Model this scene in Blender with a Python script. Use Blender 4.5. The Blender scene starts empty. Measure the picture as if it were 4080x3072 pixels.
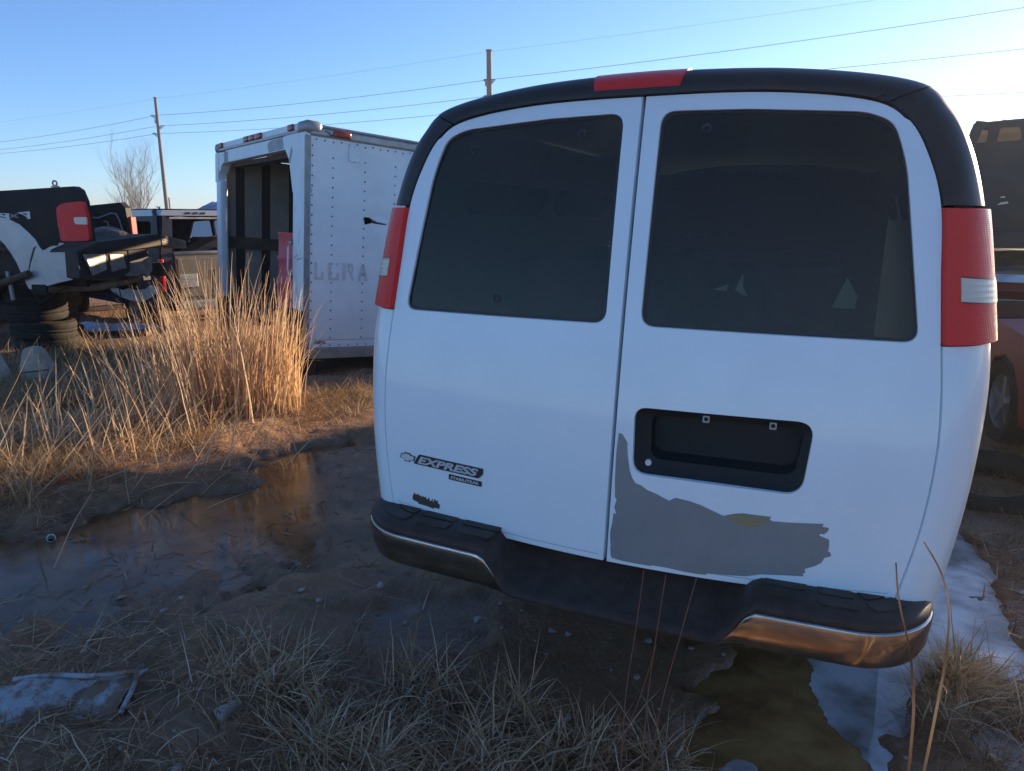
import bpy, bmesh, math, random
import numpy as np
from mathutils import Vector, Matrix
from mathutils.geometry import delaunay_2d_cdt

S = bpy.context.scene
C = S.collection
R = math.radians

# ------------------------------------------------------------------ camera
EYE = 1.65
cam_d = bpy.data.cameras.new("camera")
cam = bpy.data.objects.new("camera", cam_d)
C.objects.link(cam)
cam.location = (0, 0, EYE)
cam.rotation_euler = (R(90 - 12.95), 0, 0)
cam_d.sensor_fit = 'HORIZONTAL'
cam_d.sensor_width = 36.0
cam_d.lens = 36.0 * 2830 / 4080
cam_d.clip_start = 0.05
cam_d.clip_end = 3000
S.camera = cam

# ------------------------------------------------------------------ sky, sun, exposure
SUN_AZ, SUN_EL = 47.5, 11.0          # degrees clockwise from +Y, degrees up
world = bpy.data.worlds.new("World")
S.world = world
world.use_nodes = True
wn = world.node_tree.nodes
wl = world.node_tree.links
wn.clear()
w_out = wn.new('ShaderNodeOutputWorld')
w_bg = wn.new('ShaderNodeBackground')
w_sky = wn.new('ShaderNodeTexSky')
w_sky.sky_type = 'NISHITA'
w_sky.sun_disc = False
w_sky.sun_elevation = R(SUN_EL)
w_sky.sun_rotation = R(SUN_AZ)
w_sky.air_density = 0.85
w_sky.dust_density = 0.12
w_sky.ozone_density = 4.6
w_bg.inputs['Strength'].default_value = 0.1
w_tint = wn.new('ShaderNodeMix')          # one even tint of the whole sky: the camera's white balance
w_tint.data_type = 'RGBA'
w_tint.blend_type = 'MULTIPLY'
w_tint.inputs[0].default_value = 1.0
w_tint.inputs[7].default_value = (1.0, 0.93, 0.97, 1)
wl.new(w_sky.outputs[0], w_tint.inputs[6])
wl.new(w_tint.outputs[2], w_bg.inputs[0])
wl.new(w_bg.outputs[0], w_out.inputs[0])

sun_d = bpy.data.lights.new("sun", 'SUN')
sun_d.energy = 4.4
sun_d.angle = R(0.5)
sun_d.color = (1.0, 0.75, 0.48)
sun = bpy.data.objects.new("sun", sun_d)
C.objects.link(sun)
sd = Vector((math.sin(R(SUN_AZ)) * math.cos(R(SUN_EL)), math.cos(R(SUN_AZ)) * math.cos(R(SUN_EL)), math.sin(R(SUN_EL))))
sun.rotation_euler = sd.to_track_quat('Z', 'Y').to_euler()

vs = S.view_settings
vs.view_transform = 'Standard'
vs.look = 'None'
vs.gamma = 1.0
vs.use_curve_mapping = False
vs.exposure = 1.47
S.render.engine = 'CYCLES'
S.cycles.max_bounces = 8
S.cycles.transparent_max_bounces = 12
S.cycles.sample_clamp_indirect = 6.0
S.cycles.use_denoising = True

rng = np.random.default_rng(7)
random.seed(11)

# ------------------------------------------------------------------ materials
def mat(name, col, rough=0.6, metal=0.0, col2=None, nscale=8.0, nlow=0.35, nhigh=0.65, bump=0.0, bscale=60.0,
        coat=0.0, spec=0.5, ior=None, detail=6.0, rough2=None, coat_rough=0.05):
    m = bpy.data.materials.new(name)
    m.use_nodes = True
    nt = m.node_tree
    b = nt.nodes['Principled BSDF']
    b.inputs['Base Color'].default_value = (*col, 1)
    b.inputs['Roughness'].default_value = rough
    b.inputs['Metallic'].default_value = metal
    b.inputs['Specular IOR Level'].default_value = spec
    if ior: b.inputs['IOR'].default_value = ior
    if coat:
        b.inputs['Coat Weight'].default_value = coat
        b.inputs['Coat Roughness'].default_value = coat_rough
    tc = None
    if col2 or bump or rough2 is not None:
        tc = nt.nodes.new('ShaderNodeTexCoord')
    if col2 or rough2 is not None:
        n = nt.nodes.new('ShaderNodeTexNoise')
        n.inputs['Scale'].default_value = nscale
        n.inputs['Detail'].default_value = detail
        n.inputs['Roughness'].default_value = 0.62
        nt.links.new(tc.outputs['Object'], n.inputs['Vector'])
        mr = nt.nodes.new('ShaderNodeMapRange')
        mr.inputs['From Min'].default_value = nlow
        mr.inputs['From Max'].default_value = nhigh
        nt.links.new(n.outputs['Fac'], mr.inputs['Value'])
        if col2:
            mx = nt.nodes.new('ShaderNodeMix')
            mx.data_type = 'RGBA'
            mx.inputs[6].default_value = (*col, 1)
            mx.inputs[7].default_value = (*col2, 1)
            nt.links.new(mr.outputs[0], mx.inputs[0])
            nt.links.new(mx.outputs[2], b.inputs['Base Color'])
        if rough2 is not None:
            mr2 = nt.nodes.new('ShaderNodeMapRange')
            mr2.inputs['To Min'].default_value = rough
            mr2.inputs['To Max'].default_value = rough2
            nt.links.new(mr.outputs[0], mr2.inputs['Value'])
            nt.links.new(mr2.outputs[0], b.inputs['Roughness'])
    if bump:
        n2 = nt.nodes.new('ShaderNodeTexNoise')
        n2.inputs['Scale'].default_value = bscale
        n2.inputs['Detail'].default_value = 5
        nt.links.new(tc.outputs['Object'], n2.inputs['Vector'])
        bp = nt.nodes.new('ShaderNodeBump')
        bp.inputs['Strength'].default_value = bump
        bp.inputs['Distance'].default_value = 0.02
        nt.links.new(n2.outputs['Fac'], bp.inputs['Height'])
        nt.links.new(bp.outputs['Normal'], b.inputs['Normal'])
    return m

def glass_mat(name, tint=(0.1, 0.11, 0.11), rough=0.02):
    m = bpy.data.materials.new(name)
    m.use_nodes = True
    nt = m.node_tree
    nt.nodes.clear()
    out = nt.nodes.new('ShaderNodeOutputMaterial')
    tr = nt.nodes.new('ShaderNodeBsdfTransparent')
    tr.inputs['Color'].default_value = (*tint, 1)
    gl = nt.nodes.new('ShaderNodeBsdfGlossy')
    gl.inputs['Roughness'].default_value = rough
    gl.inputs['Color'].default_value = (0.9, 0.9, 0.9, 1)
    fr = nt.nodes.new('ShaderNodeFresnel')
    fr.inputs['IOR'].default_value = 1.45
    mx = nt.nodes.new('ShaderNodeMixShader')
    nt.links.new(fr.outputs[0], mx.inputs[0])
    nt.links.new(tr.outputs[0], mx.inputs[1])
    nt.links.new(gl.outputs[0], mx.inputs[2])
    nt.links.new(mx.outputs[0], out.inputs[0])
    return m

def blade_mat(name, stops, rough=0.6, trans=0.35):
    """colour of each dry blade comes from its own 'tint' value"""
    m = bpy.data.materials.new(name)
    m.use_nodes = True
    nt = m.node_tree
    nt.nodes.clear()
    out = nt.nodes.new('ShaderNodeOutputMaterial')
    at_ = nt.nodes.new('ShaderNodeAttribute')
    at_.attribute_name = 'tint'
    rp = nt.nodes.new('ShaderNodeValToRGB')
    el = rp.color_ramp.elements
    while len(el) < len(stops): el.new(0.5)
    for e, (p, c) in zip(el, stops):
        e.position = p
        e.color = (*c, 1)
    nt.links.new(at_.outputs['Fac'], rp.inputs[0])
    d = nt.nodes.new('ShaderNodeBsdfPrincipled')
    d.inputs['Roughness'].default_value = rough
    d.inputs['Specular IOR Level'].default_value = 0.3
    t = nt.nodes.new('ShaderNodeBsdfTranslucent')
    nt.links.new(rp.outputs[0], d.inputs['Base Color'])
    nt.links.new(rp.outputs[0], t.inputs['Color'])
    mx = nt.nodes.new('ShaderNodeMixShader')
    mx.inputs[0].default_value = trans
    nt.links.new(d.outputs[0], mx.inputs[1])
    nt.links.new(t.outputs[0], mx.inputs[2])
    nt.links.new(mx.outputs[0], out.inputs[0])
    return m

def dusty_glass(name, tint, dust=0.05):
    m = glass_mat(name, tint)
    nt = m.node_tree
    gl = [n for n in nt.nodes if n.type == 'BSDF_GLOSSY'][0]; gl.inputs['Color'].default_value = (1.0, .86, .70, 1)
    out = [n for n in nt.nodes if n.type == 'OUTPUT_MATERIAL'][0]; top = out.inputs[0].links[0].from_socket
    df = nt.nodes.new('ShaderNodeBsdfDiffuse'); df.inputs['Color'].default_value = (.62, .55, .42, 1)
    tc = nt.nodes.new('ShaderNodeTexCoord'); n = nt.nodes.new('ShaderNodeTexNoise'); n.inputs['Scale'].default_value = 3.5; n.inputs['Detail'].default_value = 8
    nt.links.new(tc.outputs['Object'], n.inputs['Vector'])
    mr = nt.nodes.new('ShaderNodeMapRange'); mr.inputs['From Min'].default_value = .35; mr.inputs['From Max'].default_value = .75
    mr.inputs['To Min'].default_value = dust * .35; mr.inputs['To Max'].default_value = dust
    nt.links.new(n.outputs['Fac'], mr.inputs['Value'])
    mx = nt.nodes.new('ShaderNodeMixShader')
    nt.links.new(mr.outputs[0], mx.inputs[0]); nt.links.new(top, mx.inputs[1]); nt.links.new(df.outputs[0], mx.inputs[2])
    nt.links.new(mx.outputs[0], out.inputs[0])
    return m

M = {}
M['van_white'] = mat('van_white', (0.80, 0.875, 0.89), 0.28, coat=0.6, col2=(0.76, 0.835, 0.85), nscale=3, rough2=0.36)
M['truck_white'] = mat('truck_white', (0.78, 0.86, 0.87), 0.42, col2=(0.69, 0.765, 0.775), nscale=2.5, bump=0.08, bscale=6)
M['trim_black'] = mat('trim_black', (0.030, 0.027, 0.024), 0.42, col2=(0.042, 0.037, 0.033), nscale=14, spec=.3)
M['recess_black'] = mat('recess_black', (0.014, 0.016, 0.016), 0.55, spec=0.25)
M['bumper_plastic'] = mat('bumper_plastic', (0.045, 0.031, 0.024), 0.5, col2=(0.072, 0.050, 0.038), nscale=18, bump=0.12, bscale=240, spec=.2)
M['chrome'] = mat('chrome', (0.52, 0.50, 0.48), 0.09, 1.0, col2=(0.34, 0.31, 0.28), nscale=6, rough2=0.20)
M['dull_chrome'] = mat('dull_chrome', (0.6, 0.59, 0.57), 0.35, 0.6, col2=(0.35, 0.31, 0.26), nscale=9)
M['red_lens'] = mat('red_lens', (0.55, 0.012, 0.012), 0.3, spec=0.35, bump=0.10, bscale=160)
M['clear_lens'] = mat('clear_lens', (0.52, 0.50, 0.44), 0.2, coat=0.4, bump=0.12, bscale=220)
M['rear_glass'] = dusty_glass('rear_glass', (0.40, 0.42, 0.39), .035)
M['clear_glass'] = glass_mat('clear_glass', (0.75, 0.8, 0.78))
M['dark_inside'] = mat('dark_inside', (0.02, 0.02, 0.021), 0.8)
M['seat_grey'] = mat('seat_grey', (0.04, 0.04, 0.042), 0.9, col2=(0.06, 0.06, 0.06))
M['pale_light'] = mat('pale_light', (0.7, 0.68, 0.5), 0.7)
M['primer'] = mat('primer', (0.235, 0.245, 0.24), 0.40, col2=(0.205, 0.215, 0.212), nscale=7, coat=0.2)
M['primer_stain'] = mat('primer_stain', (0.27, 0.225, 0.10), 0.45, col2=(0.235, 0.22, 0.15), nscale=14)
M['hem'] = mat('hem', (0.42, 0.43, 0.44), 0.6)
M['badge_dark'] = mat('badge_dark', (0.02, 0.021, 0.023), 0.35)
M['badge_brown'] = mat('badge_brown', (0.085, 0.07, 0.055), 0.4, 0.4)
M['badge_silver'] = mat('badge_silver', (0.50, 0.51, 0.52), 0.4, 0.3)
M['badge_pale'] = mat('badge_pale', (0.62, 0.63, 0.60), 0.4, 0.2)
M['clip'] = mat('clip', (0.4, 0.4, 0.34), 0.5)
M['rubber'] = mat('rubber', (0.014, 0.013, 0.012), 0.8, spec=.25, col2=(0.035, 0.028, 0.022), nscale=12, bump=0.15, bscale=50)
M['alloy'] = mat('alloy', (0.5, 0.5, 0.5), 0.32, 0.8)
M['steel_rust'] = mat('steel_rust', (0.11, 0.065, 0.04), 0.8, col2=(0.05, 0.035, 0.028), nscale=10, bump=0.2)
M['frame_black'] = mat('frame_black', (0.022, 0.02, 0.019), 0.75, col2=(0.06, 0.042, 0.03), nscale=8)
M['ply'] = mat('ply', (0.30, 0.30, 0.27), 0.75, col2=(0.22, 0.215, 0.19), nscale=3)
M['post_dark'] = mat('post_dark', (0.025, 0.022, 0.02), 0.8)
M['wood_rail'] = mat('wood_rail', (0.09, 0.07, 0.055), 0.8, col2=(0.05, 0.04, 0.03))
M['galv'] = mat('galv', (0.33, 0.34, 0.33), 0.42, 0.35, col2=(0.23, 0.24, 0.24), nscale=7)
M['alu_rail'] = mat('alu_rail', (0.42, 0.42, 0.40), 0.38, 0.5, col2=(0.28, 0.28, 0.26), nscale=6)
M['amber_red'] = mat('amber_red', (0.30, 0.035, 0.02), 0.25)
M['drum_red'] = mat('drum_red', (0.72, 0.14, 0.17), 0.5, col2=(0.62, 0.10, 0.12), nscale=4)
M['rivet'] = mat('rivet', (0.10, 0.11, 0.13), 0.6)
M['faded_print'] = mat('faded_print', (0.47, 0.50, 0.53), 0.5, col2=(0.66, 0.67, 0.67), nscale=10, nlow=0.3, nhigh=0.7)
M['black_paint'] = mat('black_paint', (0.012, 0.011, 0.011), 0.6, spec=0.22, col2=(0.024, 0.016, 0.013), nscale=3)
M['silver_paint'] = mat('silver_paint', (0.44, 0.45, 0.47), 0.35, 0.35, col2=(0.36, 0.37, 0.39), nscale=5)
M['decal_pale'] = mat('decal_pale', (0.62, 0.62, 0.60), 0.5)
M['decal_grey'] = mat('decal_grey', (0.2, 0.2, 0.2), 0.5)
M['decal_blue'] = mat('decal_blue', (0.03, 0.035, 0.12), 0.5)
M['navy_paint'] = mat('navy_paint', (0.026, 0.026, 0.055), 0.5, spec=0.25, col2=(0.05, 0.05, 0.07), nscale=3)
M['slate_roof'] = mat('slate_roof', (0.36, 0.41, 0.50), 0.3, coat=0.5)
M['tan_trim'] = mat('tan_trim', (0.20, 0.17, 0.13), 0.6, col2=(0.15, 0.125, 0.10), nscale=6)
M['cushion'] = mat('cushion', (0.15, 0.10, 0.075), 0.85, col2=(0.10, 0.07, 0.055))
M['maroon_paint'] = mat('maroon_paint', (0.38, 0.03, 0.03), 0.35, coat=0.3, col2=(0.30, 0.028, 0.028), nscale=3)
M['charcoal_paint'] = mat('charcoal_paint', (0.03, 0.03, 0.033), 0.5, spec=0.3, col2=(0.05, 0.043, 0.04), nscale=3)
M['painted_sky_blue'] = mat('painted_sky_blue', (0.62, 0.74, 0.86), 0.25, col2=(0.52, 0.64, 0.78), nscale=6)  # pale blue stands for sky reflected in water
M['sedan_white'] = mat('sedan_white', (0.78, 0.79, 0.80), 0.4, col2=(0.42, 0.42, 0.41), nscale=4)
M['shred'] = mat('shred', (0.5, 0.49, 0.46), 0.7, col2=(0.33, 0.32, 0.3), nscale=12)
M['concrete'] = mat('concrete', (0.46, 0.41, 0.33), 0.85, col2=(0.34, 0.30, 0.24), nscale=16, bump=0.25, bscale=40)
M['pole_wood'] = mat('pole_wood', (0.20, 0.17, 0.14), 0.8, col2=(0.13, 0.11, 0.09), nscale=20)
M['wire_dark'] = mat('wire_dark', (0.03, 0.03, 0.032), 0.6)
M['bark'] = mat('bark', (0.30, 0.235, 0.17), 0.85, col2=(0.16, 0.12, 0.09))
M['blue_roof'] = mat('blue_roof', (0.05, 0.19, 0.42), 0.3, 0.2, col2=(0.10, 0.26, 0.48), nscale=2)
M['shed_wall'] = mat('shed_wall', (0.35, 0.42, 0.5), 0.6)
M['shrub_dark'] = mat('shrub_dark', (0.03, 0.04, 0.025), 0.8)
M['stone'] = mat('stone', (0.33, 0.30, 0.27), 0.85, col2=(0.21, 0.19, 0.17), nscale=15, bump=0.3, bscale=60)
M['pebble'] = mat('pebble', (0.46, 0.38, 0.32), 0.8, col2=(0.22, 0.16, 0.12), nscale=9)
M['plastic_grey'] = mat('plastic_grey', (0.36, 0.36, 0.36), 0.5, col2=(0.20, 0.11, 0.06), nscale=11, nlow=.46, nhigh=.58, bump=.4, bscale=70)
M['cap_white'] = mat('cap_white', (0.7, 0.68, 0.63), 0.5)
M['rot_board'] = mat('rot_board', (0.23, 0.15, 0.09), 0.85, col2=(0.13, 0.085, 0.055))

def lens_ribs(m, sx, sz, k):
    nt = m.node_tree; b = nt.nodes['Principled BSDF']
    tc = nt.nodes.new('ShaderNodeTexCoord'); prev = None
    for ax, sc in (('X', sx), ('Z', sz)):
        w = nt.nodes.new('ShaderNodeTexWave'); w.bands_direction = ax; w.inputs['Scale'].default_value = sc
        nt.links.new(tc.outputs['Object'], w.inputs['Vector'])
        bp = nt.nodes.new('ShaderNodeBump'); bp.inputs['Strength'].default_value = k; bp.inputs['Distance'].default_value = .004
        nt.links.new(w.outputs['Fac'], bp.inputs['Height'])
        if prev: nt.links.new(prev, bp.inputs['Normal'])
        prev = bp.outputs['Normal']
    nt.links.new(prev, b.inputs['Normal'])
    b.inputs['Subsurface Weight'].default_value = .2
    b.inputs['Subsurface Radius'].default_value = (.03, .006, .006)
M['red_lens'] = mat('red_lens', (0.80, 0.035, 0.030), 0.26, spec=.3)
lens_ribs(M['red_lens'], 62, 62, .16)
M['lamp_dark'] = mat('lamp_dark', (0.25, 0.012, 0.014), 0.3)
M['clear_lens'] = mat('clear_lens', (0.66, 0.60, 0.47), 0.2, coat=0.4)
lens_ribs(M['clear_lens'], 60, 20, .25)

M['straw'] = blade_mat('straw', [(0.0, (0.13, 0.075, 0.035)), (0.4, (0.36, 0.23, 0.11)), (0.75, (0.54, 0.39, 0.21)), (1.0, (0.66, 0.53, 0.35))])
M['reed'] = blade_mat('reed', [(0.0, (0.36, 0.185, 0.085)), (0.5, (0.70, 0.47, 0.26)), (1.0, (0.85, 0.70, 0.47))], trans=0.38)
M['old_straw'] = blade_mat('old_straw', [(0.0, (0.16, 0.074, 0.033)), (0.45, (0.37, 0.21, 0.10)), (0.85, (0.64, 0.43, 0.25)), (1.0, (0.80, 0.61, 0.41))], trans=0.2)
M['stem_red'] = blade_mat('stem_red', [(0.0, (0.24, 0.10, 0.06)), (1.0, (0.34, 0.17, 0.10))], trans=0.2)

# ------------------------------------------------------------------ object helpers
def tag(o, label=None, cat=None, group=None, kind=None):
    if label: o['label'] = label
    if cat: o['category'] = cat
    if group: o['group'] = group
    if kind: o['kind'] = kind
    return o

def empty(name, loc=(0, 0, 0), rot=(0, 0, 0), label=None, cat=None, group=None):
    o = bpy.data.objects.new(name, None)
    C.objects.link(o)
    o.location = loc
    o.rotation_euler = rot
    return tag(o, label, cat, group)

def link(name, me, m, parent=None, smooth=False, angle=None):
    if m is not None:
        for mm in (m if isinstance(m, (list, tuple)) else [m]):
            me.materials.append(mm)
    if smooth:
        me.polygons.foreach_set('use_smooth', [True] * len(me.polygons))
        if angle: me.set_sharp_from_angle(angle=R(angle))
    o = bpy.data.objects.new(name, me)
    C.objects.link(o)
    if parent: o.parent = parent
    return o

class MB:
    """collects shapes into one mesh"""
    def __init__(s): s.v = []; s.f = []
    def add(s, vs, fs):
        k = len(s.v)
        s.v += [tuple(v) for v in vs]
        s.f += [tuple(i + k for i in f) for f in fs]
        return s
    def box(s, lo, hi, mtx=None, bevel=0.0):
        bm = bmesh.new()
        bmesh.ops.create_cube(bm, size=1)
        for v in bm.verts:
            v.co = Vector([(lo[i] + hi[i]) / 2 + v.co[i] * (hi[i] - lo[i]) for i in range(3)])
        if bevel:
            bmesh.ops.bevel(bm, geom=bm.edges[:] , offset=bevel, segments=2, affect='EDGES', profile=0.5)
        if mtx is not None: bm.transform(mtx)
        s.add_bm(bm)
        return s
    def add_bm(s, bm):
        bm.verts.index_update()
        s.add([v.co[:] for v in bm.verts], [[v.index for v in f.verts] for f in bm.faces])
        bm.free()
    def tube(s, pts, rad, n=8, caps=True):
        pts = [Vector(p) for p in pts]
        rads = rad if isinstance(rad, (list, tuple)) else [rad] * len(pts)
        vs, fs = [], []
        up = Vector((0, 0, 1))
        for i, p in enumerate(pts):
            t = (pts[min(i + 1, len(pts) - 1)] - pts[max(i - 1, 0)]).normalized()
            a = t.cross(up if abs(t.z) < 0.9 else Vector((1, 0, 0))).normalized()
            b = t.cross(a)
            for k in range(n):
                q = 2 * math.pi * k / n
                vs.append(p + (a * math.cos(q) + b * math.sin(q)) * rads[i])
        for i in range(len(pts) - 1):
            for k in range(n):
                fs.append((i * n + k, i * n + (k + 1) % n, (i + 1) * n + (k + 1) % n, (i + 1) * n + k))
        if caps:
            fs.append(tuple(range(n))[::-1])
            fs.append(tuple((len(pts) - 1) * n + k for k in range(n)))
        return s.add(vs, fs)
    def lathe(s, prof, n=32, axis='Z', origin=(0, 0, 0)):
        vs, fs = [], []
        for k in range(n):
            q = 2 * math.pi * k / n
            for r, h in prof:
                x, y, z = r * math.cos(q), r * math.sin(q), h
                if axis == 'X': x, y, z = z, x, y
                vs.append((x + origin[0], y + origin[1], z + origin[2]))
        m = len(prof)
        for k in range(n):
            for j in range(m - 1):
                a, b = k * m + j, ((k + 1) % n) * m + j
                fs.append((a, b, b + 1, a + 1))
        return s.add(vs, fs)
    def prism(s, poly, mapf, depth):
        """closed polygon extruded: mapf(p, d) gives the 3D point at depth d"""
        n = len(poly)
        vs = [mapf(p, 0) for p in poly] + [mapf(p, depth) for p in poly]
        fs = [tuple(range(n)), tuple(range(2 * n - 1, n - 1, -1))]
        fs += [(i, i + n, (i + 1) % n + n, (i + 1) % n) for i in range(n)]
        return s.add(vs, fs)
    def build(s, name, m, parent=None, smooth=False, angle=None):
        me = bpy.data.meshes.new(name)
        me.from_pydata(s.v, [], s.f)
        bm = bmesh.new(); bm.from_mesh(me)
        bmesh.ops.recalc_face_normals(bm, faces=bm.faces[:])
        bm.to_mesh(me); bm.free()
        return link(name, me, m, parent, smooth, angle)

def pip(poly, x, y):
    c = False
    n = len(poly)
    for i in range(n):
        x1, y1 = poly[i]; x2, y2 = poly[i - 1]
        if (y1 > y) != (y2 > y) and x < (x2 - x1) * (y - y1) / (y2 - y1) + x1: c = not c
    return c

def densify(poly, step):
    out = []
    for i in range(len(poly)):
        a, b = poly[i], poly[(i + 1) % len(poly)]
        L = math.dist(a, b)
        k = max(1, int(round(L / step)))
        for j in range(k):
            out.append((a[0] + (b[0] - a[0]) * j / k, a[1] + (b[1] - a[1]) * j / k))
    return out

def round_poly(poly, rad, seg=5):
    out = []
    n = len(poly)
    rads = rad if isinstance(rad, (list, tuple)) else [rad] * n
    for i in range(n):
        p0, p, p1 = Vector(poly[i - 1]), Vector(poly[i]), Vector(poly[(i + 1) % n])
        a, b = (p0 - p), (p1 - p)
        r = min(rads[i], a.length * 0.45, b.length * 0.45)
        if r < 1e-5:
            out.append(tuple(p)); continue
        a.normalize(); b.normalize()
        for k in range(seg + 1):
            t = k / seg
            q = (p + a * r) * (1 - t) ** 2 + p * 2 * t * (1 - t) + (p + b * r) * t ** 2
            out.append(tuple(q))
    return out

def panel(name, outer, holes, mapf, m, parent, grid=0.05, flange=0.0, hole_flange=None, step=None, rim=0.0, angle=35):
    """sheet panel: outline and holes in 2D, mapped onto a curved surface by mapf(x, y, depth); edges get a returned flange"""
    step = step or grid
    loops = [densify(outer, step)] + [densify(h, step) for h in holes]
    pts = []; edges = []; lidx = []
    for lp in loops:
        k = len(pts); n = len(lp)
        pts += lp
        edges += [(k + i, k + (i + 1) % n) for i in range(n)]
        lidx.append(list(range(k, k + n)))
    bpts = np.array(pts)
    xs = [p[0] for p in loops[0]]; ys = [p[1] for p in loops[0]]
    for gx in np.arange(min(xs) + grid / 2, max(xs), grid):
        for gy in np.arange(min(ys) + grid / 2, max(ys), grid):
            if pip(loops[0], gx, gy) and not any(pip(h, gx, gy) for h in loops[1:]):
                if np.min((bpts[:, 0] - gx) ** 2 + (bpts[:, 1] - gy) ** 2) > (grid * 0.45) ** 2:
                    pts.append((gx, gy))
    vo, eo, fo, ov, oe, of = delaunay_2d_cdt([Vector(p) for p in pts], edges, [], 0, 1e-7)
    inv = {}
    for i, src in enumerate(ov):
        for q in src: inv[q] = i
    tris = []
    for f in fo:
        cx = sum(vo[i][0] for i in f) / len(f); cy = sum(vo[i][1] for i in f) / len(f)
        if pip(loops[0], cx, cy) and not any(pip(h, cx, cy) for h in loops[1:]):
            tris.append(tuple(f))
    V = [mapf(v[0], v[1], 0.0) for v in vo]
    F = list(tris)
    def area(lp): return sum(lp[i - 1][0] * lp[i][1] - lp[i][0] * lp[i - 1][1] for i in range(len(lp)))
    for li, ids in enumerate(lidx):
        d = flange if li == 0 else (hole_flange if hole_flange is not None else flange)
        if d == 0: continue
        lp = loops[li]
        sgn = (1 if area(lp) > 0 else -1) * (1 if li == 0 else -1)
        prev = [inv[i] for i in ids]
        steps = [(0.35 * rim, rim), (rim, d)] if rim else [(0.0, d)]
        for off, dep in steps:
            ring = []
            n = len(lp)
            for i in range(n):
                a, b = lp[i - 1], lp[(i + 1) % n]
                tx, ty = b[0] - a[0], b[1] - a[1]
                L = math.hypot(tx, ty) or 1
                nx, ny = ty / L * sgn, -tx / L * sgn      # outward from material
                V.append(mapf(lp[i][0] + nx * off * (0.5), lp[i][1] + ny * off * 0.5, dep))
                ring.append(len(V) - 1)
            for i in range(n):
                j = (i + 1) % n
                q = (prev[i], prev[j], ring[j], ring[i])
                F.append(q if sgn < 0 else q[::-1])
            prev = ring
    me = bpy.data.meshes.new(name)
    me.from_pydata(V, [], F)
    me.validate()
    return link(name, me, m, parent, True, angle)

def flat_sheet(name, outer, mapf, m, parent, depth=0.0, grid=0.06, thick=0.0, step=None):
    return panel(name, outer, [], lambda x, y, d: mapf(x, y, depth + d), m, parent, grid=grid, flange=thick, step=step)

def text_mesh(body, size, extrude, shear=0.0, spacing=1.0, bold=0.0):
    cu = bpy.data.curves.new('lettering', 'FONT')
    cu.body = body; cu.size = size; cu.extrude = extrude; cu.shear = shear
    cu.align_x = 'CENTER'; cu.align_y = 'CENTER'; cu.space_character = spacing; cu.offset = bold
    o = bpy.data.objects.new('lettering', cu)
    C.objects.link(o)
    dg = bpy.context.evaluated_depsgraph_get()
    me = bpy.data.meshes.new_from_object(o.evaluated_get(dg))
    bpy.data.objects.remove(o)
    return me

# value noise used for the ground and for scattering
_tab = np.random.default_rng(3).random((256, 256))
def vnoise(x, y):
    xi = np.floor(x).astype(int); yi = np.floor(y).astype(int)
    fx = x - xi; fy = y - yi
    fx = fx * fx * (3 - 2 * fx); fy = fy * fy * (3 - 2 * fy)
    g = lambda a, b: _tab[a % 256, b % 256]
    return (g(xi, yi) * (1 - fx) + g(xi + 1, yi) * fx) * (1 - fy) + (g(xi, yi + 1) * (1 - fx) + g(xi + 1, yi + 1) * fx) * fy
def fbm(x, y, o=4):
    s = 0; a = 0.5; n = 0
    for i in range(o):
        s = s + a * vnoise(x * 2 ** i + 17.3 * i, y * 2 ** i + 5.1 * i); n += a; a *= 0.5
    return s / n

# ------------------------------------------------------------------ ground and water
WATER_Z = -0.05
BASINS = [  # x, y, rx, ry, rotation, depth
    (0.88, 2.02, 0.30, 0.62, -20, 0.11), (1.22, 2.32, 0.34, 0.22, 30, 0.09),
    (2.24, 3.42, 0.50, 0.16, 75, 0.10), (1.90, 2.64, 0.32, 0.13, 70, 0.09), (1.52, 2.42, 0.22, 0.10, 40, 0.085), (1.62, 2.06, 0.10, 0.16, 0, 0.07),
    (-1.52, 3.80, 1.25, 0.60, 38, 0.100), (-1.15, 4.80, 0.64, 0.55, 55, 0.10), (-0.92, 3.55, 0.40, 0.40, 20, 0.09), (-2.40, 3.30, 0.55, 0.28, 30, 0.085),
    (-0.4, 2.75, 0.3, 0.25, 0, 0.05),
]
def ground_h(x, y):
    x = np.asarray(x, float); y = np.asarray(y, float)
    h = (fbm(x * 0.55, y * 0.55, 3) - 0.5) * 0.10 + (fbm(x * 3.1, y * 3.1, 3) - 0.5) * 0.055 + (fbm(x * 11, y * 11, 2) - 0.5) * 0.022
    # grassy bank left of the wet track
    d = ((x + 1.35) * 2.3 - (y - 6.1) * 1.45) / 2.72          # negative on the bank side
    h = h + 0.11 / (1 + np.exp(np.clip((d + 0.15 + (fbm(x * 1.7, y * 1.7, 2) - .5) * .8) * 7, -30, 30)))
    h = h + 0.03 * np.exp(-((x - 0.0) ** 2 / 0.5 + (y - 1.9) ** 2 / 0.15))
    wob = (fbm(x * 2.3 + 9, y * 2.3, 4) - 0.5) * 1.1
    wob2 = (fbm(x * 6 + 3, y * 6, 4) - 0.5) * 1.3
    for bx, by, rx, ry, ro, dep in BASINS:
        c, s = math.cos(R(ro)), math.sin(R(ro))
        dx, dy = x - bx, y - by
        u = (dx * c + dy * s) / rx; v = (-dx * s + dy * c) / ry
        rr = np.sqrt(u * u + v * v) + wob + wob2
        h = h - dep * np.clip(1.35 - rr, 0, 0.6) / 0.6
    h = h + 0.075 * np.exp(-(((x - 2.02) * .8 + (y - 2.98) * .25) ** 2 / 0.05 + ((y - 2.98) - (x - 2.02) * .4) ** 2 / 0.008))
    # the tuft beside the bumper stands on a hump
    h = h + 0.10 * np.exp(-((x - 1.55) ** 2 + (y - 2.22) ** 2) / 0.018)
    far = np.clip((np.hypot(x, y) - 30) / 40, 0, 1)
    return h * (1 - far)

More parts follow.
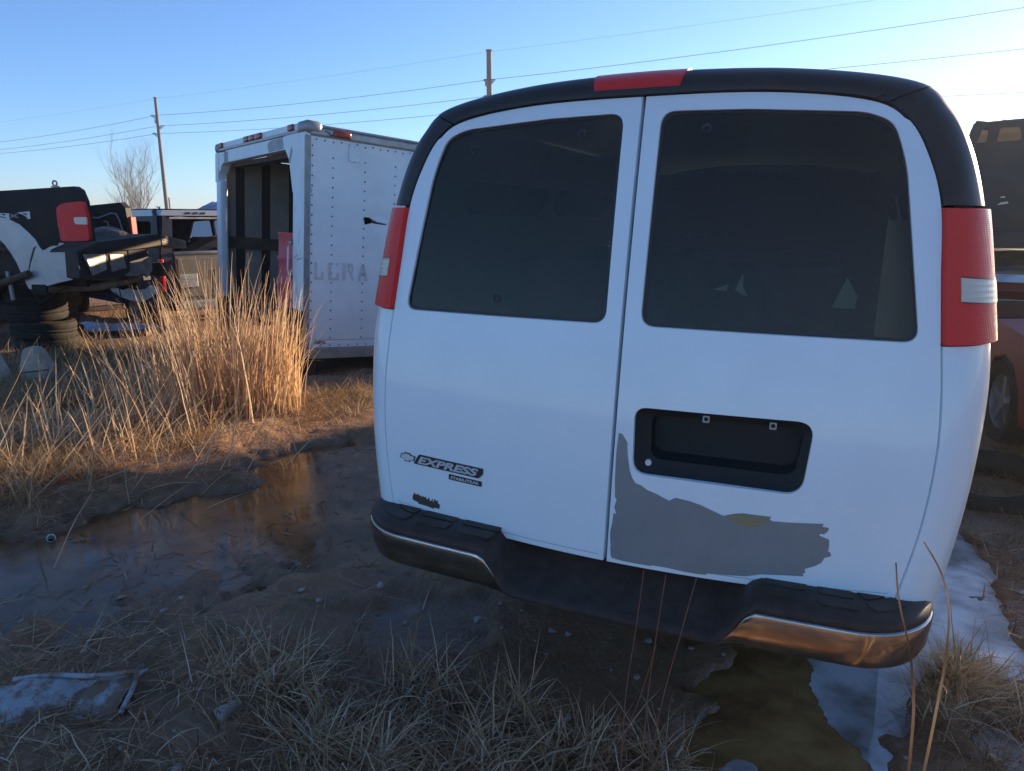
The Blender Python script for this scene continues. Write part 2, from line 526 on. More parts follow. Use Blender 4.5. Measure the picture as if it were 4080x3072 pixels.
def build_ground():
    def axis(lo, hi, fine_lo, fine_hi, fine):
        a = list(np.arange(fine_lo, fine_hi, fine))
        st = fine; p = fine_hi
        while p < hi:
            a.append(p); st *= 1.16; p += st
        a.append(hi)
        st = fine; p = fine_lo
        while p > lo:
            st *= 1.16; p -= st; a.insert(0, max(p, lo))
        return np.array(sorted(set(np.round(a, 5))))
    ax = axis(-440, 440, -4.2, 3.6, 0.028); ay = axis(-60, 410, 1.2, 7.2, 0.028)
    X, Y = np.meshgrid(ax, ay)
    Z = ground_h(X, Y)
    n, m_ = X.shape
    V = np.column_stack([X.ravel(), Y.ravel(), Z.ravel()])
    idx = np.arange(n * m_).reshape(n, m_)
    F = np.column_stack([idx[:-1, :-1].ravel(), idx[:-1, 1:].ravel(), idx[1:, 1:].ravel(), idx[1:, :-1].ravel()])
    me = bpy.data.meshes.new('ground')
    me.vertices.add(len(V)); me.vertices.foreach_set('co', V.ravel())
    me.loops.add(F.size); me.loops.foreach_set('vertex_index', F.ravel().astype(np.int32))
    me.polygons.add(len(F)); me.polygons.foreach_set('loop_start', np.arange(0, F.size, 4, dtype=np.int32))
    me.update(calc_edges=True)
    # mud: damp and darker where it lies low
    m = bpy.data.materials.new('mud'); m.use_nodes = True
    nt = m.node_tree; b = nt.nodes['Principled BSDF']
    geo = nt.nodes.new('ShaderNodeNewGeometry')
    sep = nt.nodes.new('ShaderNodeSeparateXYZ'); nt.links.new(geo.outputs['Position'], sep.inputs[0])
    wet = nt.nodes.new('ShaderNodeMapRange')
    wet.inputs['From Min'].default_value = -0.05; wet.inputs['From Max'].default_value = 0.03
    nt.links.new(sep.outputs['Z'], wet.inputs['Value'])
    def noise(sc, det, lo, hi):
        nn = nt.nodes.new('ShaderNodeTexNoise'); nn.inputs['Scale'].default_value = sc; nn.inputs['Detail'].default_value = det
        nn.inputs['Roughness'].default_value = 0.65
        nt.links.new(geo.outputs['Position'], nn.inputs['Vector'])
        r = nt.nodes.new('ShaderNodeMapRange'); r.inputs['From Min'].default_value = lo; r.inputs['From Max'].default_value = hi
        nt.links.new(nn.outputs['Fac'], r.inputs['Value'])
        return r.outputs[0]
    def mix(f, a, bb):
        x = nt.nodes.new('ShaderNodeMix'); x.data_type = 'RGBA'
        nt.links.new(f, x.inputs[0])
        for k, s_ in ((6, a), (7, bb)):
            if isinstance(s_, tuple): x.inputs[k].default_value = (*s_, 1)
            else: nt.links.new(s_, x.inputs[k])
        return x.outputs[2]
    dry = mix(noise(2.2, 8, .35, .65), (0.215, 0.105, 0.05), (0.31, 0.17, 0.09))
    dry = mix(noise(26, 6, .52, .72), dry, (0.44, 0.27, 0.15))
    moss = mix(noise(5.5, 6, .55, .7), dry, (0.12, 0.095, 0.04))
    wetc = mix(noise(6, 8, .3, .7), (0.15, 0.072, 0.033), (0.21, 0.11, 0.055))
    nt.links.new(mix(wet.outputs[0], wetc, moss), b.inputs['Base Color'])
    rr = nt.nodes.new('ShaderNodeMapRange'); rr.inputs['To Min'].default_value = 0.28; rr.inputs['To Max'].default_value = 0.9
    nt.links.new(wet.outputs[0], rr.inputs['Value']); nt.links.new(rr.outputs[0], b.inputs['Roughness'])
    bn = nt.nodes.new('ShaderNodeTexNoise'); bn.inputs['Scale'].default_value = 45; bn.inputs['Detail'].default_value = 8
    nt.links.new(geo.outputs['Position'], bn.inputs['Vector'])
    bp = nt.nodes.new('ShaderNodeBump'); bp.inputs['Strength'].default_value = 0.6; bp.inputs['Distance'].default_value = 0.02
    nt.links.new(bn.outputs['Fac'], bp.inputs['Height']); nt.links.new(bp.outputs['Normal'], b.inputs['Normal'])
    o = link('ground', me, m, None, True)
    tag(o, kind='structure')
build_ground()

def water_mat(name, base, r0, r1):
    m = bpy.data.materials.new(name); m.use_nodes = True
    nt = m.node_tree; b = nt.nodes['Principled BSDF']
    b.inputs['Base Color'].default_value = (*base, 1)
    b.inputs['Roughness'].default_value = 0.03
    b.inputs['IOR'].default_value = 1.42
    geo = nt.nodes.new('ShaderNodeNewGeometry')
    n = nt.nodes.new('ShaderNodeTexNoise'); n.inputs['Scale'].default_value = 3.0; n.inputs['Detail'].default_value = 4
    nt.links.new(geo.outputs['Position'], n.inputs['Vector'])
    ns = nt.nodes.new('ShaderNodeTexNoise'); ns.inputs['Scale'].default_value = 4.5; ns.inputs['Detail'].default_value = 7; ns.inputs['Roughness'].default_value = .6
    nt.links.new(geo.outputs['Position'], ns.inputs['Vector'])
    ms = nt.nodes.new('ShaderNodeMapRange'); ms.inputs['From Min'].default_value = .36; ms.inputs['From Max'].default_value = .66
    nt.links.new(ns.outputs['Fac'], ms.inputs['Value'])
    mc = nt.nodes.new('ShaderNodeMix'); mc.data_type = 'RGBA'
    mc.inputs[6].default_value = (base[0] * .42, base[1] * .38, base[2] * .35, 1); mc.inputs[7].default_value = (*base, 1)
    nt.links.new(ms.outputs[0], mc.inputs[0]); nt.links.new(mc.outputs[2], b.inputs['Base Color'])
    mr = nt.nodes.new('ShaderNodeMapRange'); mr.inputs['From Min'].default_value = .4; mr.inputs['From Max'].default_value = .7
    mr.inputs['To Min'].default_value = r0; mr.inputs['To Max'].default_value = r1
    nt.links.new(n.outputs['Fac'], mr.inputs['Value']); nt.links.new(mr.outputs[0], b.inputs['Roughness'])
    n2 = nt.nodes.new('ShaderNodeTexNoise'); n2.inputs['Scale'].default_value = 9
    nt.links.new(geo.outputs['Position'], n2.inputs['Vector'])
    bp = nt.nodes.new('ShaderNodeBump'); bp.inputs['Strength'].default_value = 0.05; bp.inputs['Distance'].default_value = 0.02
    nt.links.new(n2.outputs['Fac'], bp.inputs['Height']); nt.links.new(bp.outputs['Normal'], b.inputs['Normal'])
    return m
M['murky_water'] = water_mat('murky_water', (0.24, 0.12, 0.052), .05, .26)
M['clear_water'] = water_mat('clear_water', (0.46, 0.245, 0.09), .01, .05)
for (x0, y0, x1, y1, wm) in ((-3.4, 2.2, 0.1, 5.9, 'murky_water'), (0.3, 1.0, 3.1, 4.4, 'clear_water')):
    o = MB().add([(x0, y0, WATER_Z), (x1, y0, WATER_Z), (x1, y1, WATER_Z), (x0, y1, WATER_Z)], [(0, 1, 2, 3)]).build('water', M[wm])
    tag(o, kind='structure')

def sky_glare_mat():  # pale colour painted for bright sky reflected in the puddle
    m = bpy.data.materials.new('painted_sky_glare'); m.use_nodes = True
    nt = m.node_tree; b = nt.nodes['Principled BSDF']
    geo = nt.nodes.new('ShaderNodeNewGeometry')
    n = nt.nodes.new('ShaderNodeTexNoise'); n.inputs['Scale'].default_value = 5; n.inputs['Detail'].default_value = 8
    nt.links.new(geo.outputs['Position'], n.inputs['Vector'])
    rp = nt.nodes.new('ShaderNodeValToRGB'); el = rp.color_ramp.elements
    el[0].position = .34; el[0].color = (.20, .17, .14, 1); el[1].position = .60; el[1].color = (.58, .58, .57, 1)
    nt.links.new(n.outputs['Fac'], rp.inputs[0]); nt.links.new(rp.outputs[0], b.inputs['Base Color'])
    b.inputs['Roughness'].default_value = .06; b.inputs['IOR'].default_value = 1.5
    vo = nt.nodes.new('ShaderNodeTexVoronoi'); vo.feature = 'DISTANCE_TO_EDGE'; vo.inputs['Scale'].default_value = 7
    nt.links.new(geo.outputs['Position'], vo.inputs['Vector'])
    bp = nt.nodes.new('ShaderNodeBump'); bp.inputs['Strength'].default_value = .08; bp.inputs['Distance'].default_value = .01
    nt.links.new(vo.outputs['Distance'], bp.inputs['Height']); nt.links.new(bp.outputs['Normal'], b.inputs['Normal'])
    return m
M['painted_sky_glare'] = sky_glare_mat()
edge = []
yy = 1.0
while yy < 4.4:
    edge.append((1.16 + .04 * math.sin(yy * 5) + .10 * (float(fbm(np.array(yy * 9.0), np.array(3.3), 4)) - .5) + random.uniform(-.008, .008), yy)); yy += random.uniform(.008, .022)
sky_glare = edge + [(3.1, 4.4), (3.1, 1.0)]
o = MB().prism(sky_glare[::-1], lambda p, d: (p[0], p[1], WATER_Z + .004 - d), .003).build('sky_glare', M['painted_sky_glare'])  # flat sheet standing in for sky reflection on the water
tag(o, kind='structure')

# ------------------------------------------------------------------ wheels and car shells
def wheel(name, parent, loc, r, width, rim_m, spokes=5, axis_rot=(0, 0, 0), flat=False, side=1):
    w = width / 2
    t = MB().lathe([(r * .62, -w * .8), (r * .70, -w), (r * .90, -w), (r * .98, -w * .75), (r, -w * .4), (r, w * .4), (r * .98, w * .75), (r * .90, w), (r * .70, w), (r * .62, w * .8)], 36, 'X')
    hub = bpy.data.objects.new(name, None); C.objects.link(hub); hub.parent = parent
    hub.location = loc; hub.rotation_euler = axis_rot
    # the tyre mesh is the wheel part itself, its rim a sub-part
    bpy.data.objects.remove(hub)
    o = t.build(name, M['rubber'], parent, True, 40)
    o.location = loc; o.rotation_euler = axis_rot
    rm = MB().lathe([(r * .62, -w * .8), (r * .60, -w * .3), (r * .60, w * .3), (r * .62, w * .8), (r * .66, w * .86), (r * .60, w * .8)], 36, 'X')
    for k in range(spokes):
        q = 2 * math.pi * k / spokes
        rm.box((-.012, -r * .07, r * .08), (.02, r * .07, r * .6), Matrix.Translation((side * w * .55, 0, 0)) @ Matrix.Rotation(q, 4, 'X'))
    rm.lathe([(0.001, -.02), (r * .16, -.02), (r * .16, .03), (0.001, .035)], 16, 'X', (side * w * .55, 0, 0))
    ro = rm.build('rim', rim_m, o, True, 40)
    return o

def car_shell(root, outline, holes, hw, paint, glass=None, open_edges=(), glass_edges=(), crown=0.03, grid=0.16, inner=None, names=('side_panel', 'roof_panel', 'windshield', 'side_window')):
    """sides cut from a profile with window holes, joined by cross strips along the profile (roof, bonnet, ends)"""
    for s in (-1, 1):
        mp = lambda x, y, d, s=s: (s * (hw(x, y) - d), x, y)
        panel(names[0], outline, holes, mp, paint, root, grid=grid, flange=0.0, hole_flange=0.03, step=grid)
        if glass:
            for h in holes[:]:
                if h in glass:
                    panel(names[3], h, [], lambda x, y, d, s=s: (s * (hw(x, y) - .02 - d), x, y), M['rear_glass'], root, grid=0.4, step=0.2)
    body = MB(); gl = MB()
    n = len(outline)
    for i in range(n):
        if i in open_edges: continue
        a, b = outline[i], outline[(i + 1) % n]
        k = max(1, int(math.dist(a, b) / 0.2)); us = np.linspace(-1, 1, 9)
        vs = []
        dx, dz = b[0] - a[0], b[1] - a[1]; L = math.hypot(dx, dz)
        nx, nz = -dz / L, dx / L
        for j in range(k + 1):
            x = a[0] + dx * j / k; z = a[1] + dz * j / k
            for u in us:
                c = crown * (1 - u * u) * (-1)
                vs.append((u * hw(x, z), x + nx * c, z + nz * c))
        fs = [(j * 9 + q, j * 9 + q + 1, (j + 1) * 9 + q + 1, (j + 1) * 9 + q) for j in range(k) for q in range(8)]
        (gl if i in glass_edges else body).add(vs, fs)
    body.build(names[1], paint, root, True, 30)
    if gl.v: gl.build(names[2], M['clear_glass'], root, True, 30)

# ================================================================== the white van
VYAW, VROLL = R(-23.71), R(.52)
VO = Vector((.306, 2.096, .048))
cu_, cy_, sy_ = math.cos(VROLL), math.cos(VYAW), math.sin(VYAW)
sr_ = math.sin(VROLL)
VR = Matrix(((cy_ * cu_, -sy_, cy_ * sr_), (sy_ * cu_, cy_, sy_ * sr_), (-sr_, 0, cu_)))     # columns: across, forward, up
van = empty('passenger_van', VO, VR.to_euler(), 'white passenger van seen from behind with grey bare patch on its right door', 'van')
def van_world(u, w, z): return VO + VR @ Vector((u, w, z))

def srf(u, z): return -.0751 + .0117 * z + .0597 * z * z + .07 * u * u
def rear(u, z, d=0.0): return (u, srf(u, z) + d, z)

# contour of the door opening (D) and of the full body (B), centre bottom round to roof centre, right half
Dp = np.array([(.807, .575), (.850, .80), (.866, 1.0), (.861, 1.15), (.846, 1.295), (.828, 1.47), (.810, 1.648), (.772, 1.77), (.712, 1.873), (.612, 1.932), (.35, 1.966), (0, 1.972)])
Bp = np.array([(.925, .55), (.962, .80), (.980, 1.0), (.984, 1.17), (.974, 1.30), (.952, 1.46), (.920, 1.648), (.876, 1.80), (.818, 1.905), (.715, 1.985), (.40, 2.034), (0, 2.047)])
def crom(P, t):
    """Catmull-Rom through the points, t in index units"""
    i = int(min(max(math.floor(t), 0), len(P) - 2)); f = t - i
    p1, p2 = P[i], P[i + 1]
    p0 = P[i - 1] if i > 0 else 2 * p1 - p2
    if i + 2 < len(P): p3 = P[i + 2]
    else: p3 = np.array([-P[i][0], P[i][1]]) if abs(P[-1][0]) < 1e-6 else 2 * p2 - p1
    return 0.5 * ((2 * p1) + (-p0 + p2) * f + (2 * p0 - 5 * p1 + 4 * p2 - p3) * f ** 2 + (-p0 + 3 * p1 - 3 * p2 + p3) * f ** 3)
T_LAMP0, T_LAMP1, T_TOP = 4.0, 6.0, 11.0
def corner(t, al, side=1, proud=0.0):
    """point on the rounded rear corner: al 0 at the door gap, 1 where the body side begins"""
    d = crom(Dp, t); b = crom(Bp, t)
    a = al * math.pi / 2
    q = d + (b - d) * math.sin(a)
    dep = (.15 if t < 8 else .15 - .03 * (t - 8) / 3) * (1 - math.cos(a))
    w = srf(abs(d[0]) + (abs(q[0]) - abs(d[0])) * .3, d[1]) + dep
    n = (b - d) / np.linalg.norm(b - d)
    q = q + n * proud * math.sin(a)
    w = w - proud * math.cos(a)
    return (side * q[0], w, q[1])

def corner_strip(name, t0, t1, m, parent, side=1, proud=0.0, al0=0.0, al1=1.0, nt=14, na=8, back=.03, both=False):
    mb = MB()
    sides = (side,)
    for s in sides:
        vs = []; fs = []
        for i in range(nt + 1):
            t = t0 + (t1 - t0) * i / nt
            for j in range(na + 1):
                vs.append(corner(t, al0 + (al1 - al0) * j / na, s, proud))
        k = na + 1
        for i in range(nt):
            for j in range(na):
                fs.append((i * k + j, i * k + j + 1, (i + 1) * k + j + 1, (i + 1) * k + j))
        # returned edges
        base = len(vs)
        border = [j for j in range(k)] + [i * k + na for i in range(1, nt + 1)] + [nt * k + j for j in range(na - 1, -1, -1)] + [i * k for i in range(nt - 1, 0, -1)]
        for b in border:
            p = Vector(vs[b]); vs.append((p.x * (1 - back * .6), p.y + back, p.z))
        for q in range(len(border)):
            q2 = (q + 1) % len(border)
            fs.append((border[q], border[q2], base + q2, base + q))
        mb.add(vs, fs)
    return mb.build(name, m, parent, True, 40)

# body: lower rear corner panels, sides, roof, nose
for s in (-1, 1):
    corner_strip('rear_corner_panel', 0, T_LAMP0 - .02, M['van_white'], van, s, nt=16)
def body_ring(w, zmax=9, squeeze=0.0):
    pts = []
    for i in range(45):
        b = crom(Bp, T_TOP * i / 44)
        z = b[1]
        if z > zmax: z = zmax - 0 * (z - zmax)
        pts.append((b[0] * (1 - squeeze), z))
    ring = pts + [(-x, z) for x, z in pts[-2::-1]]
    return [(x, w + (srf(abs(x) * .93, z) + .15 if w < .6 else 0) - (0 if w >= .6 else w), z) for x, z in ring]
rings = []
r0 = []
for i in range(45):
    t = T_TOP * i / 44
    r0.append(corner(t, 1.0))
r0 = r0 + [(-x, w, z) for x, w, z in r0[-2::-1]]
rings.append(r0)
VL = 5.15
for w in (1.0, 2.0, 3.0, 4.0, 4.15): rings.append([(x, w, z) for x, _, z in r0])
def cut(w, zmax, sq):
    return [(x * (1 - sq), w, min(z, zmax)) for x, _, z in r0]
rings += [cut(4.55, 1.72, .01), cut(4.95, 1.28, .02), cut(5.1, 1.2, .03), cut(5.75, 1.10, .06), cut(5.95, .98, .12), cut(6.0, .7, .16)]
body = MB(); shield = MB()
nr = len(r0)
for k in range(len(rings) - 1):
    vs = rings[k] + rings[k + 1]
    fs_b, fs_g = [], []
    for j in range(nr - 1):
        f = (j, j + 1, nr + j + 1, nr + j)
        z = sum(vs[i][2] for i in f) / 4; x = abs(sum(vs[i][0] for i in f) / 4)
        if k in (5, 6) and z > 1.25 and x < .86: fs_g.append(f)
        else: fs_b.append(f)
    body.add(vs, fs_b)
    if fs_g: shield.add(vs, fs_g)
body.add(rings[-1], [tuple(range(nr))])
bo = body.build('body', M['van_white'], van, True, 35)
shield.build('windshield', M['clear_glass'], van, True, 35)
MB().box((-.9, .12, .50), (.9, 5.6, .55)).build('floor_pan', M['dark_inside'], van)
# side windows of the body (dark glass set 3 mm proud of the sides)
for s in (-1, 1):
    for (a, b) in ((.75, 1.75), (1.85, 2.95), (3.1, 3.95)):
        mp = lambda x, y, d, s=s: (s * (float(np.interp(y, Bp[:10, 1], Bp[:10, 0])) + .003 - d), x, y)
        panel('side_window', round_poly([(a, 1.30), (b, 1.30), (b, 1.80), (a, 1.80)], .07), [], mp, M['trim_black'], van, grid=.2, flange=0, step=.1)

# black trim that runs over the door opening, in three pieces with joints
T_J = 8.72
for s in (-1, 1):
    corner_strip('rear_pillar_trim', T_LAMP1 + .03, T_J - .02, M['trim_black'], van, s, proud=.004, nt=18, na=10)
def header_strip(name, m, u_from, u_to, al0, al1, proud, nt=40):
    """piece of the header trim above the doors, from one side across the middle"""
    mb = MB(); vs = []; fs = []; na = 8
    def tt(u):                                    # contour parameter where the door contour has this u
        lo, hi = 7.0, 11.0
        for _ in range(40):
            m_ = (lo + hi) / 2
            if crom(Dp, m_)[0] > abs(u): lo = m_
            else: hi = m_
        return lo
    for i in range(nt + 1):
        u = u_from + (u_to - u_from) * i / nt
        for j in range(na + 1):
            vs.append(corner(tt(u), al0 + (al1 - al0) * j / na, 1 if u >= 0 else -1, proud))
    k = na + 1
    fs = [(i * k + j, i * k + j + 1, (i + 1) * k + j + 1, (i + 1) * k + j) for i in range(nt) for j in range(na)]
    base = len(vs)
    border = [j for j in range(k)] + [i * k + na for i in range(1, nt + 1)] + [nt * k + j for j in range(na - 1, -1, -1)] + [i * k for i in range(nt - 1, 0, -1)]
    for b in border:
        p = vs[b]; vs.append((p[0], p[1] + .03, p[2] - .004))
    for q in range(len(border)):
        q2 = (q + 1) % len(border)
        fs.append((border[q], border[q2], base + q2, base + q))
    mb.add(vs, fs)
    return mb.build(name, m, van, True, 40)
uJ = float(crom(Dp, T_J + .02)[0])
header_strip('rear_header_trim', M['trim_black'], -uJ, uJ, 0.0, 1.0, .006, nt=70)
# a ridge along the header trim just above the doors
header_strip('header_ridge', M['trim_black'], -uJ + .03, uJ - .03, 0.0, 0.13, .012, nt=60)
bl = header_strip('high_brake_light', M['red_lens'], -.150, .100, 0.14, 0.86, .0095, nt=16)

# tail lamps
for s in (-1, 1):
    lamp = corner_strip('tail_lamp', T_LAMP0 + .02, T_LAMP1 - .02, M['red_lens'], van, s, proud=.016, al0=.02, al1=1.12, nt=20, na=12, back=.05)
    for t_ in (4.665, 5.035): corner_strip('lens_seam', t_ - .012, t_ + .012, M['lamp_dark'], lamp, s, proud=.0175, al0=.18, al1=1.11, nt=2, na=10, back=.006)
    corner_strip('reverse_lens', 4.68, 5.02, M['clear_lens'], lamp, s, proud=.0185, al0=.18, al1=1.10, nt=6, na=10, back=.012)

# rear doors
def door_outline(s):
    pts = [(s * .006, .567), (s * .006, 1.966)]
    inn = []
    for t in np.linspace(10.9, 0.0, 60):
        q = crom(Dp, t)
        inn.append((s * (q[0] - .006), q[1] - (.006 if t > 8 else 0)))
    bottom = [(s * u, .567 + .030 * (u / .8) ** 2) for u in np.linspace(.78, .06, 10)]
    poly = pts + inn + bottom
    out = [poly[0]]
    for p in poly[1:]:
        if math.dist(p, out[-1]) > .004: out.append(p)
    return out if s < 0 else out[::-1]
winL = round_poly([(-.053, 1.299), (-.056, 1.922), (-.30, 1.917), (-.605, 1.897), (-.675, 1.868), (-.715, 1.76), (-.79, 1.297)], [.045, .045, 0, .10, .07, .2, .042], 7)
winR = [(-x, y) for x, y in winL][::-1]
plate = round_poly([(.066, .858), (.545, .858), (.562, 1.066), (.058, 1.060)], [.045, .05, .05, .04], 7)
doorL = panel('rear_door', door_outline(-1), [winL], rear, M['van_white'], van, grid=.045, flange=.035, hole_flange=.016, step=.02, rim=.006, angle=60)
doorR = panel('rear_door', door_outline(1), [winR, plate], rear, M['van_white'], van, grid=.045, flange=.035, hole_flange=.016, step=.02, rim=.006, angle=60)
tag(doorR, 'right rear door with grey bare patch and empty plate recess')
tag(doorL, 'left rear door with maker lettering')
def grow(poly, k):
    cx = sum(p[0] for p in poly) / len(poly); cy = sum(p[1] for p in poly) / len(poly)
    return [(p[0] + (p[0] - cx) / math.hypot(p[0] - cx, p[1] - cy) * k, p[1] + (p[1] - cy) / math.hypot(p[0] - cx, p[1] - cy) * k) for p in poly]
for d, w in ((doorL, winL), (doorR, winR)):
    g = panel('window', w, [], lambda x, y, dd: rear(x, y, .011 + dd), M['rear_glass'], d, grid=.09, flange=0, step=.04)
    # rubber seal ring round the pane
    ring_in = [((x - sum(p[0] for p in w) / len(w)) * .972 + sum(p[0] for p in w) / len(w), (y - 1.6) * .965 + 1.6) for x, y in w]
    panel('window_seal', w, [ring_in], lambda x, y, dd: rear(x, y, .0085 + dd), M['trim_black'], d, grid=.3, flange=0, step=.03)
for d, sg in ((doorL, -1), (doorR, 1)):
    hem = []
    us = np.linspace(.02, .79, 24)
    lo = [(sg * u, .584 + .030 * (u / .8) ** 2) for u in us]; hi = [(x, z + .0022) for x, z in lo]
    mb = MB().add([rear(x, z, -.0006) for x, z in lo] + [rear(x, z, -.0006) for x, z in hi], [(i_, i_ + 1, 24 + i_ + 1, 24 + i_) for i_ in range(23)])
    mb.build('hem_line', M['hem'], d)
# door jamb behind the gap and behind the doors
jamb = MB()
for s in (-1, 1):
    prev = None
    for t in np.linspace(0, 11, 50):
        d_ = crom(Dp, t)
        a = corner(t, .12, s); 
        q = (s * (d_[0] - .05), srf(d_[0], d_[1]) + .045, d_[1] - (.03 if t > 8 else 0))
        e = (s * (d_[0] + .03), srf(d_[0], d_[1]) + .045, d_[1] + (.02 if t > 8 else 0))
        if prev: jamb.add([prev[0], prev[1], e, q], [(0, 1, 2, 3)])
        prev = (q, e)
jamb.add([rear(-.03, .56, .045), rear(.03, .56, .045), rear(.03, 1.3, .045), rear(.03, 1.97, .045), rear(-.03, 1.97, .045), rear(-.03, 1.3, .045)], [(0, 1, 2, 5), (5, 2, 3, 4)])
jamb.build('door_jamb', M['dark_inside'], van)
# inner door trim below the glass so the cabin reads dark
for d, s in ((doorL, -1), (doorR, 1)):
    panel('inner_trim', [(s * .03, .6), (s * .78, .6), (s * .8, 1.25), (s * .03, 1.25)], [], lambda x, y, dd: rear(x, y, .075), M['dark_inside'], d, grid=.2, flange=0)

# plate recess
pc = (.31, .96)
liner = MB()
n = len(plate)
lips = [rear(x, y, .008) for x, y in plate]
i1 = [rear(pc[0] + (x - pc[0]) * .965, pc[1] + (y - pc[1]) * .93, .014) for x, y in plate]
def inner(x, y):
    xx = pc[0] + (x - pc[0]) * (.80 if x < pc[0] else .90); yy = pc[1] + .012 + (y - pc[1]) * .66
    return xx, yy
i2 = [rear(*inner(x, y), .022) for x, y in plate]
i3 = [rear(pc[0] + .01 + (inner(x, y)[0] - pc[0] - .01) * .985, inner(x, y)[1] + (.016 if y < pc[1] else -.002), .058) for x, y in plate]
liner.add(lips + i1 + i2 + i3, [(a * n + i, a * n + (i + 1) % n, (a + 1) * n + (i + 1) % n, (a + 1) * n + i) for a in range(3) for i in range(n)] + [tuple(3 * n + i for i in range(n))])
rec = liner.build('plate_recess', M['recess_black'], doorR, True, 40)
def disc(name, u, z, r, m, parent, off=-.004, th=.006, seg=20):
    return MB().prism([(u + r * math.cos(2 * math.pi * k / seg), z + r * math.sin(2 * math.pi * k / seg)) for k in range(seg)], lambda p, d: rear(p[0], p[1], off + d), th).build(name, m, parent, False)
disc('lock_plug', .110, .893, .0095, M['badge_pale'], rec, .012, .01)
for u in (.267, .452):
    sq = round_poly([(u - .0095, 1.031), (u + .0095, 1.031), (u + .0095, 1.051), (u - .0095, 1.051)], .003, 2)
    panel('plate_clip', sq, [[(u + .0065 * math.cos(k * math.pi / 5), 1.041 + .0065 * math.sin(k * math.pi / 5)) for k in range(10)]], lambda x, y, d: rear(x, y, .017 + d), M['clip'], rec, grid=.02, flange=.004, step=.004)

# bare grey patch where a sticker or paint has gone
patch = [(0.016, 0.976), (0.028, 0.973), (0.045, 0.949), (0.046, 0.931), (0.051, 0.9), (0.059, 0.864), (0.068, 0.843), (0.079, 0.829), (0.097, 0.825), (0.115, 0.814), (0.141, 0.807), (0.184, 0.791), (0.202, 0.803), (0.243, 0.799), (0.277, 0.792), (0.342, 0.77), (0.372, 0.781), (0.396, 0.786), (0.421, 0.786), (0.472, 0.787), (0.469, 0.779), (0.476, 0.775), (0.515, 0.777), (0.61, 0.787), (0.607, 0.779), (0.625, 0.777), (0.623, 0.769), (0.614, 0.758), (0.602, 0.757), (0.603, 0.752), (0.628, 0.744), (0.63, 0.729), (0.629, 0.71), (0.635, 0.708), (0.638, 0.698), (0.621, 0.69), (0.616, 0.676), (0.6, 0.663), (0.574, 0.65), (0.577, 0.639), (0.57, 0.635), (0.574, 0.628), (0.516, 0.621), (0.458, 0.613), (0.42, 0.6), (0.378, 0.595), (0.311, 0.588), (0.308, 0.583), (0.277, 0.581), (0.239, 0.581), (0.2, 0.583), (0.177, 0.583), (0.146, 0.582), (0.146, 0.579), (0.103, 0.578), (0.055, 0.578), (0.022, 0.581), (0.018, 0.59), (0.015, 0.614), (0.016, 0.62), (0.013, 0.642), (0.012, 0.667), (0.016, 0.692), (0.018, 0.725), (0.027, 0.723), (0.019, 0.745), (0.025, 0.77), (0.019, 0.776), (0.015, 0.83), (0.013, 0.917)][::-1]
panel('bare_patch', patch, [], lambda x, y, d: rear(x, y, -.0012 + d), M['primer'], doorR, grid=.045, flange=.001, step=.02)
stain = round_poly([(.350, .770), (.372, .7795), (.396, .7845), (.421, .7845), (.470, .7855), (.462, .763), (.418, .746), (.375, .751)], .012, 4)
panel('patch_stain', stain, [], lambda x, y, d: rear(x, y, -.0019 + d), M['primer_stain'], doorR, grid=.05, flange=.0005, step=.02)

# suction cup marks on the panes
for u, z, par in ((-.566, 1.834, doorL), (-.188, 1.868, doorL), (-.433, 1.355, doorL), (.19, 1.868, doorR), (.33, 1.345, doorR)):
    panel('suction_mark', [(u + .014 * math.cos(k * math.pi / 8), z + .014 * math.sin(k * math.pi / 8)) for k in range(16)],
          [[(u + .009 * math.cos(k * math.pi / 8), z - .002 + .008 * math.sin(k * math.pi / 8)) for k in range(16)]],
          lambda x, y, d: rear(x, y, .0095 + d), M['seat_grey'], par, grid=.05, flange=0, step=.005)

# lettering on the left door
def place_flat(me, name, m, parent, u, z, off, slope=0.0, fit=None):
    """bend a flat lettering mesh onto the rear surface"""
    co = np.empty(len(me.vertices) * 3); me.vertices.foreach_get('co', co); co = co.reshape(-1, 3)
    if fit:
        lo, hi = co.min(0), co.max(0)
        co[:, :2] = (co[:, :2] - (lo[:2] + hi[:2]) / 2) / (hi[:2] - lo[:2]) * np.array(fit)
    out = np.array([rear(u + x, z + y + slope * x, off - d) for x, y, d in co])
    me.vertices.foreach_set('co', out.ravel()); me.update()
    return link(name, me, m, parent)
word = MB().prism(round_poly([(-.722, .765), (-.455, .758), (-.440, .774), (-.440, .793), (-.700, .800)], .004, 3), lambda p, d: rear(p[0], p[1], -.004 + d), .005).build('word_badge', M['badge_dark'], doorL)
place_flat(text_mesh('EXPRESS', .041, .001, .28, 1.0, .0016), 'lettering', M['badge_silver'], word, -.580, .7795, -.0052, -.020, (.248, .0265))
bow = [(-.783, .776), (-.777, .792), (-.764, .792), (-.764, .798), (-.739, .797), (-.737, .791), (-.716, .790), (-.721, .773), (-.738, .773), (-.739, .767), (-.764, .768), (-.765, .775)]
bowp = MB().prism(bow[::-1], lambda p, d: rear(p[0], p[1], -.004 + d), .005).build('emblem', M['badge_dark'], doorL)
bin_ = [(-.7505 + (x + .7505) * .88, .7825 + (y - .7825) * .80) for x, y in bow]
MB().prism(bin_[::-1], lambda p, d: rear(p[0], p[1], -.0052 + d), .002).build('emblem_face', M['badge_pale'], bowp)
st = MB().prism(round_poly([(-.573, .7345), (-.443, .731), (-.443, .748), (-.573, .7525)], .003, 3), lambda p, d: rear(p[0], p[1], -.003 + d), .004).build('stability_badge', M['badge_dark'], doorL)
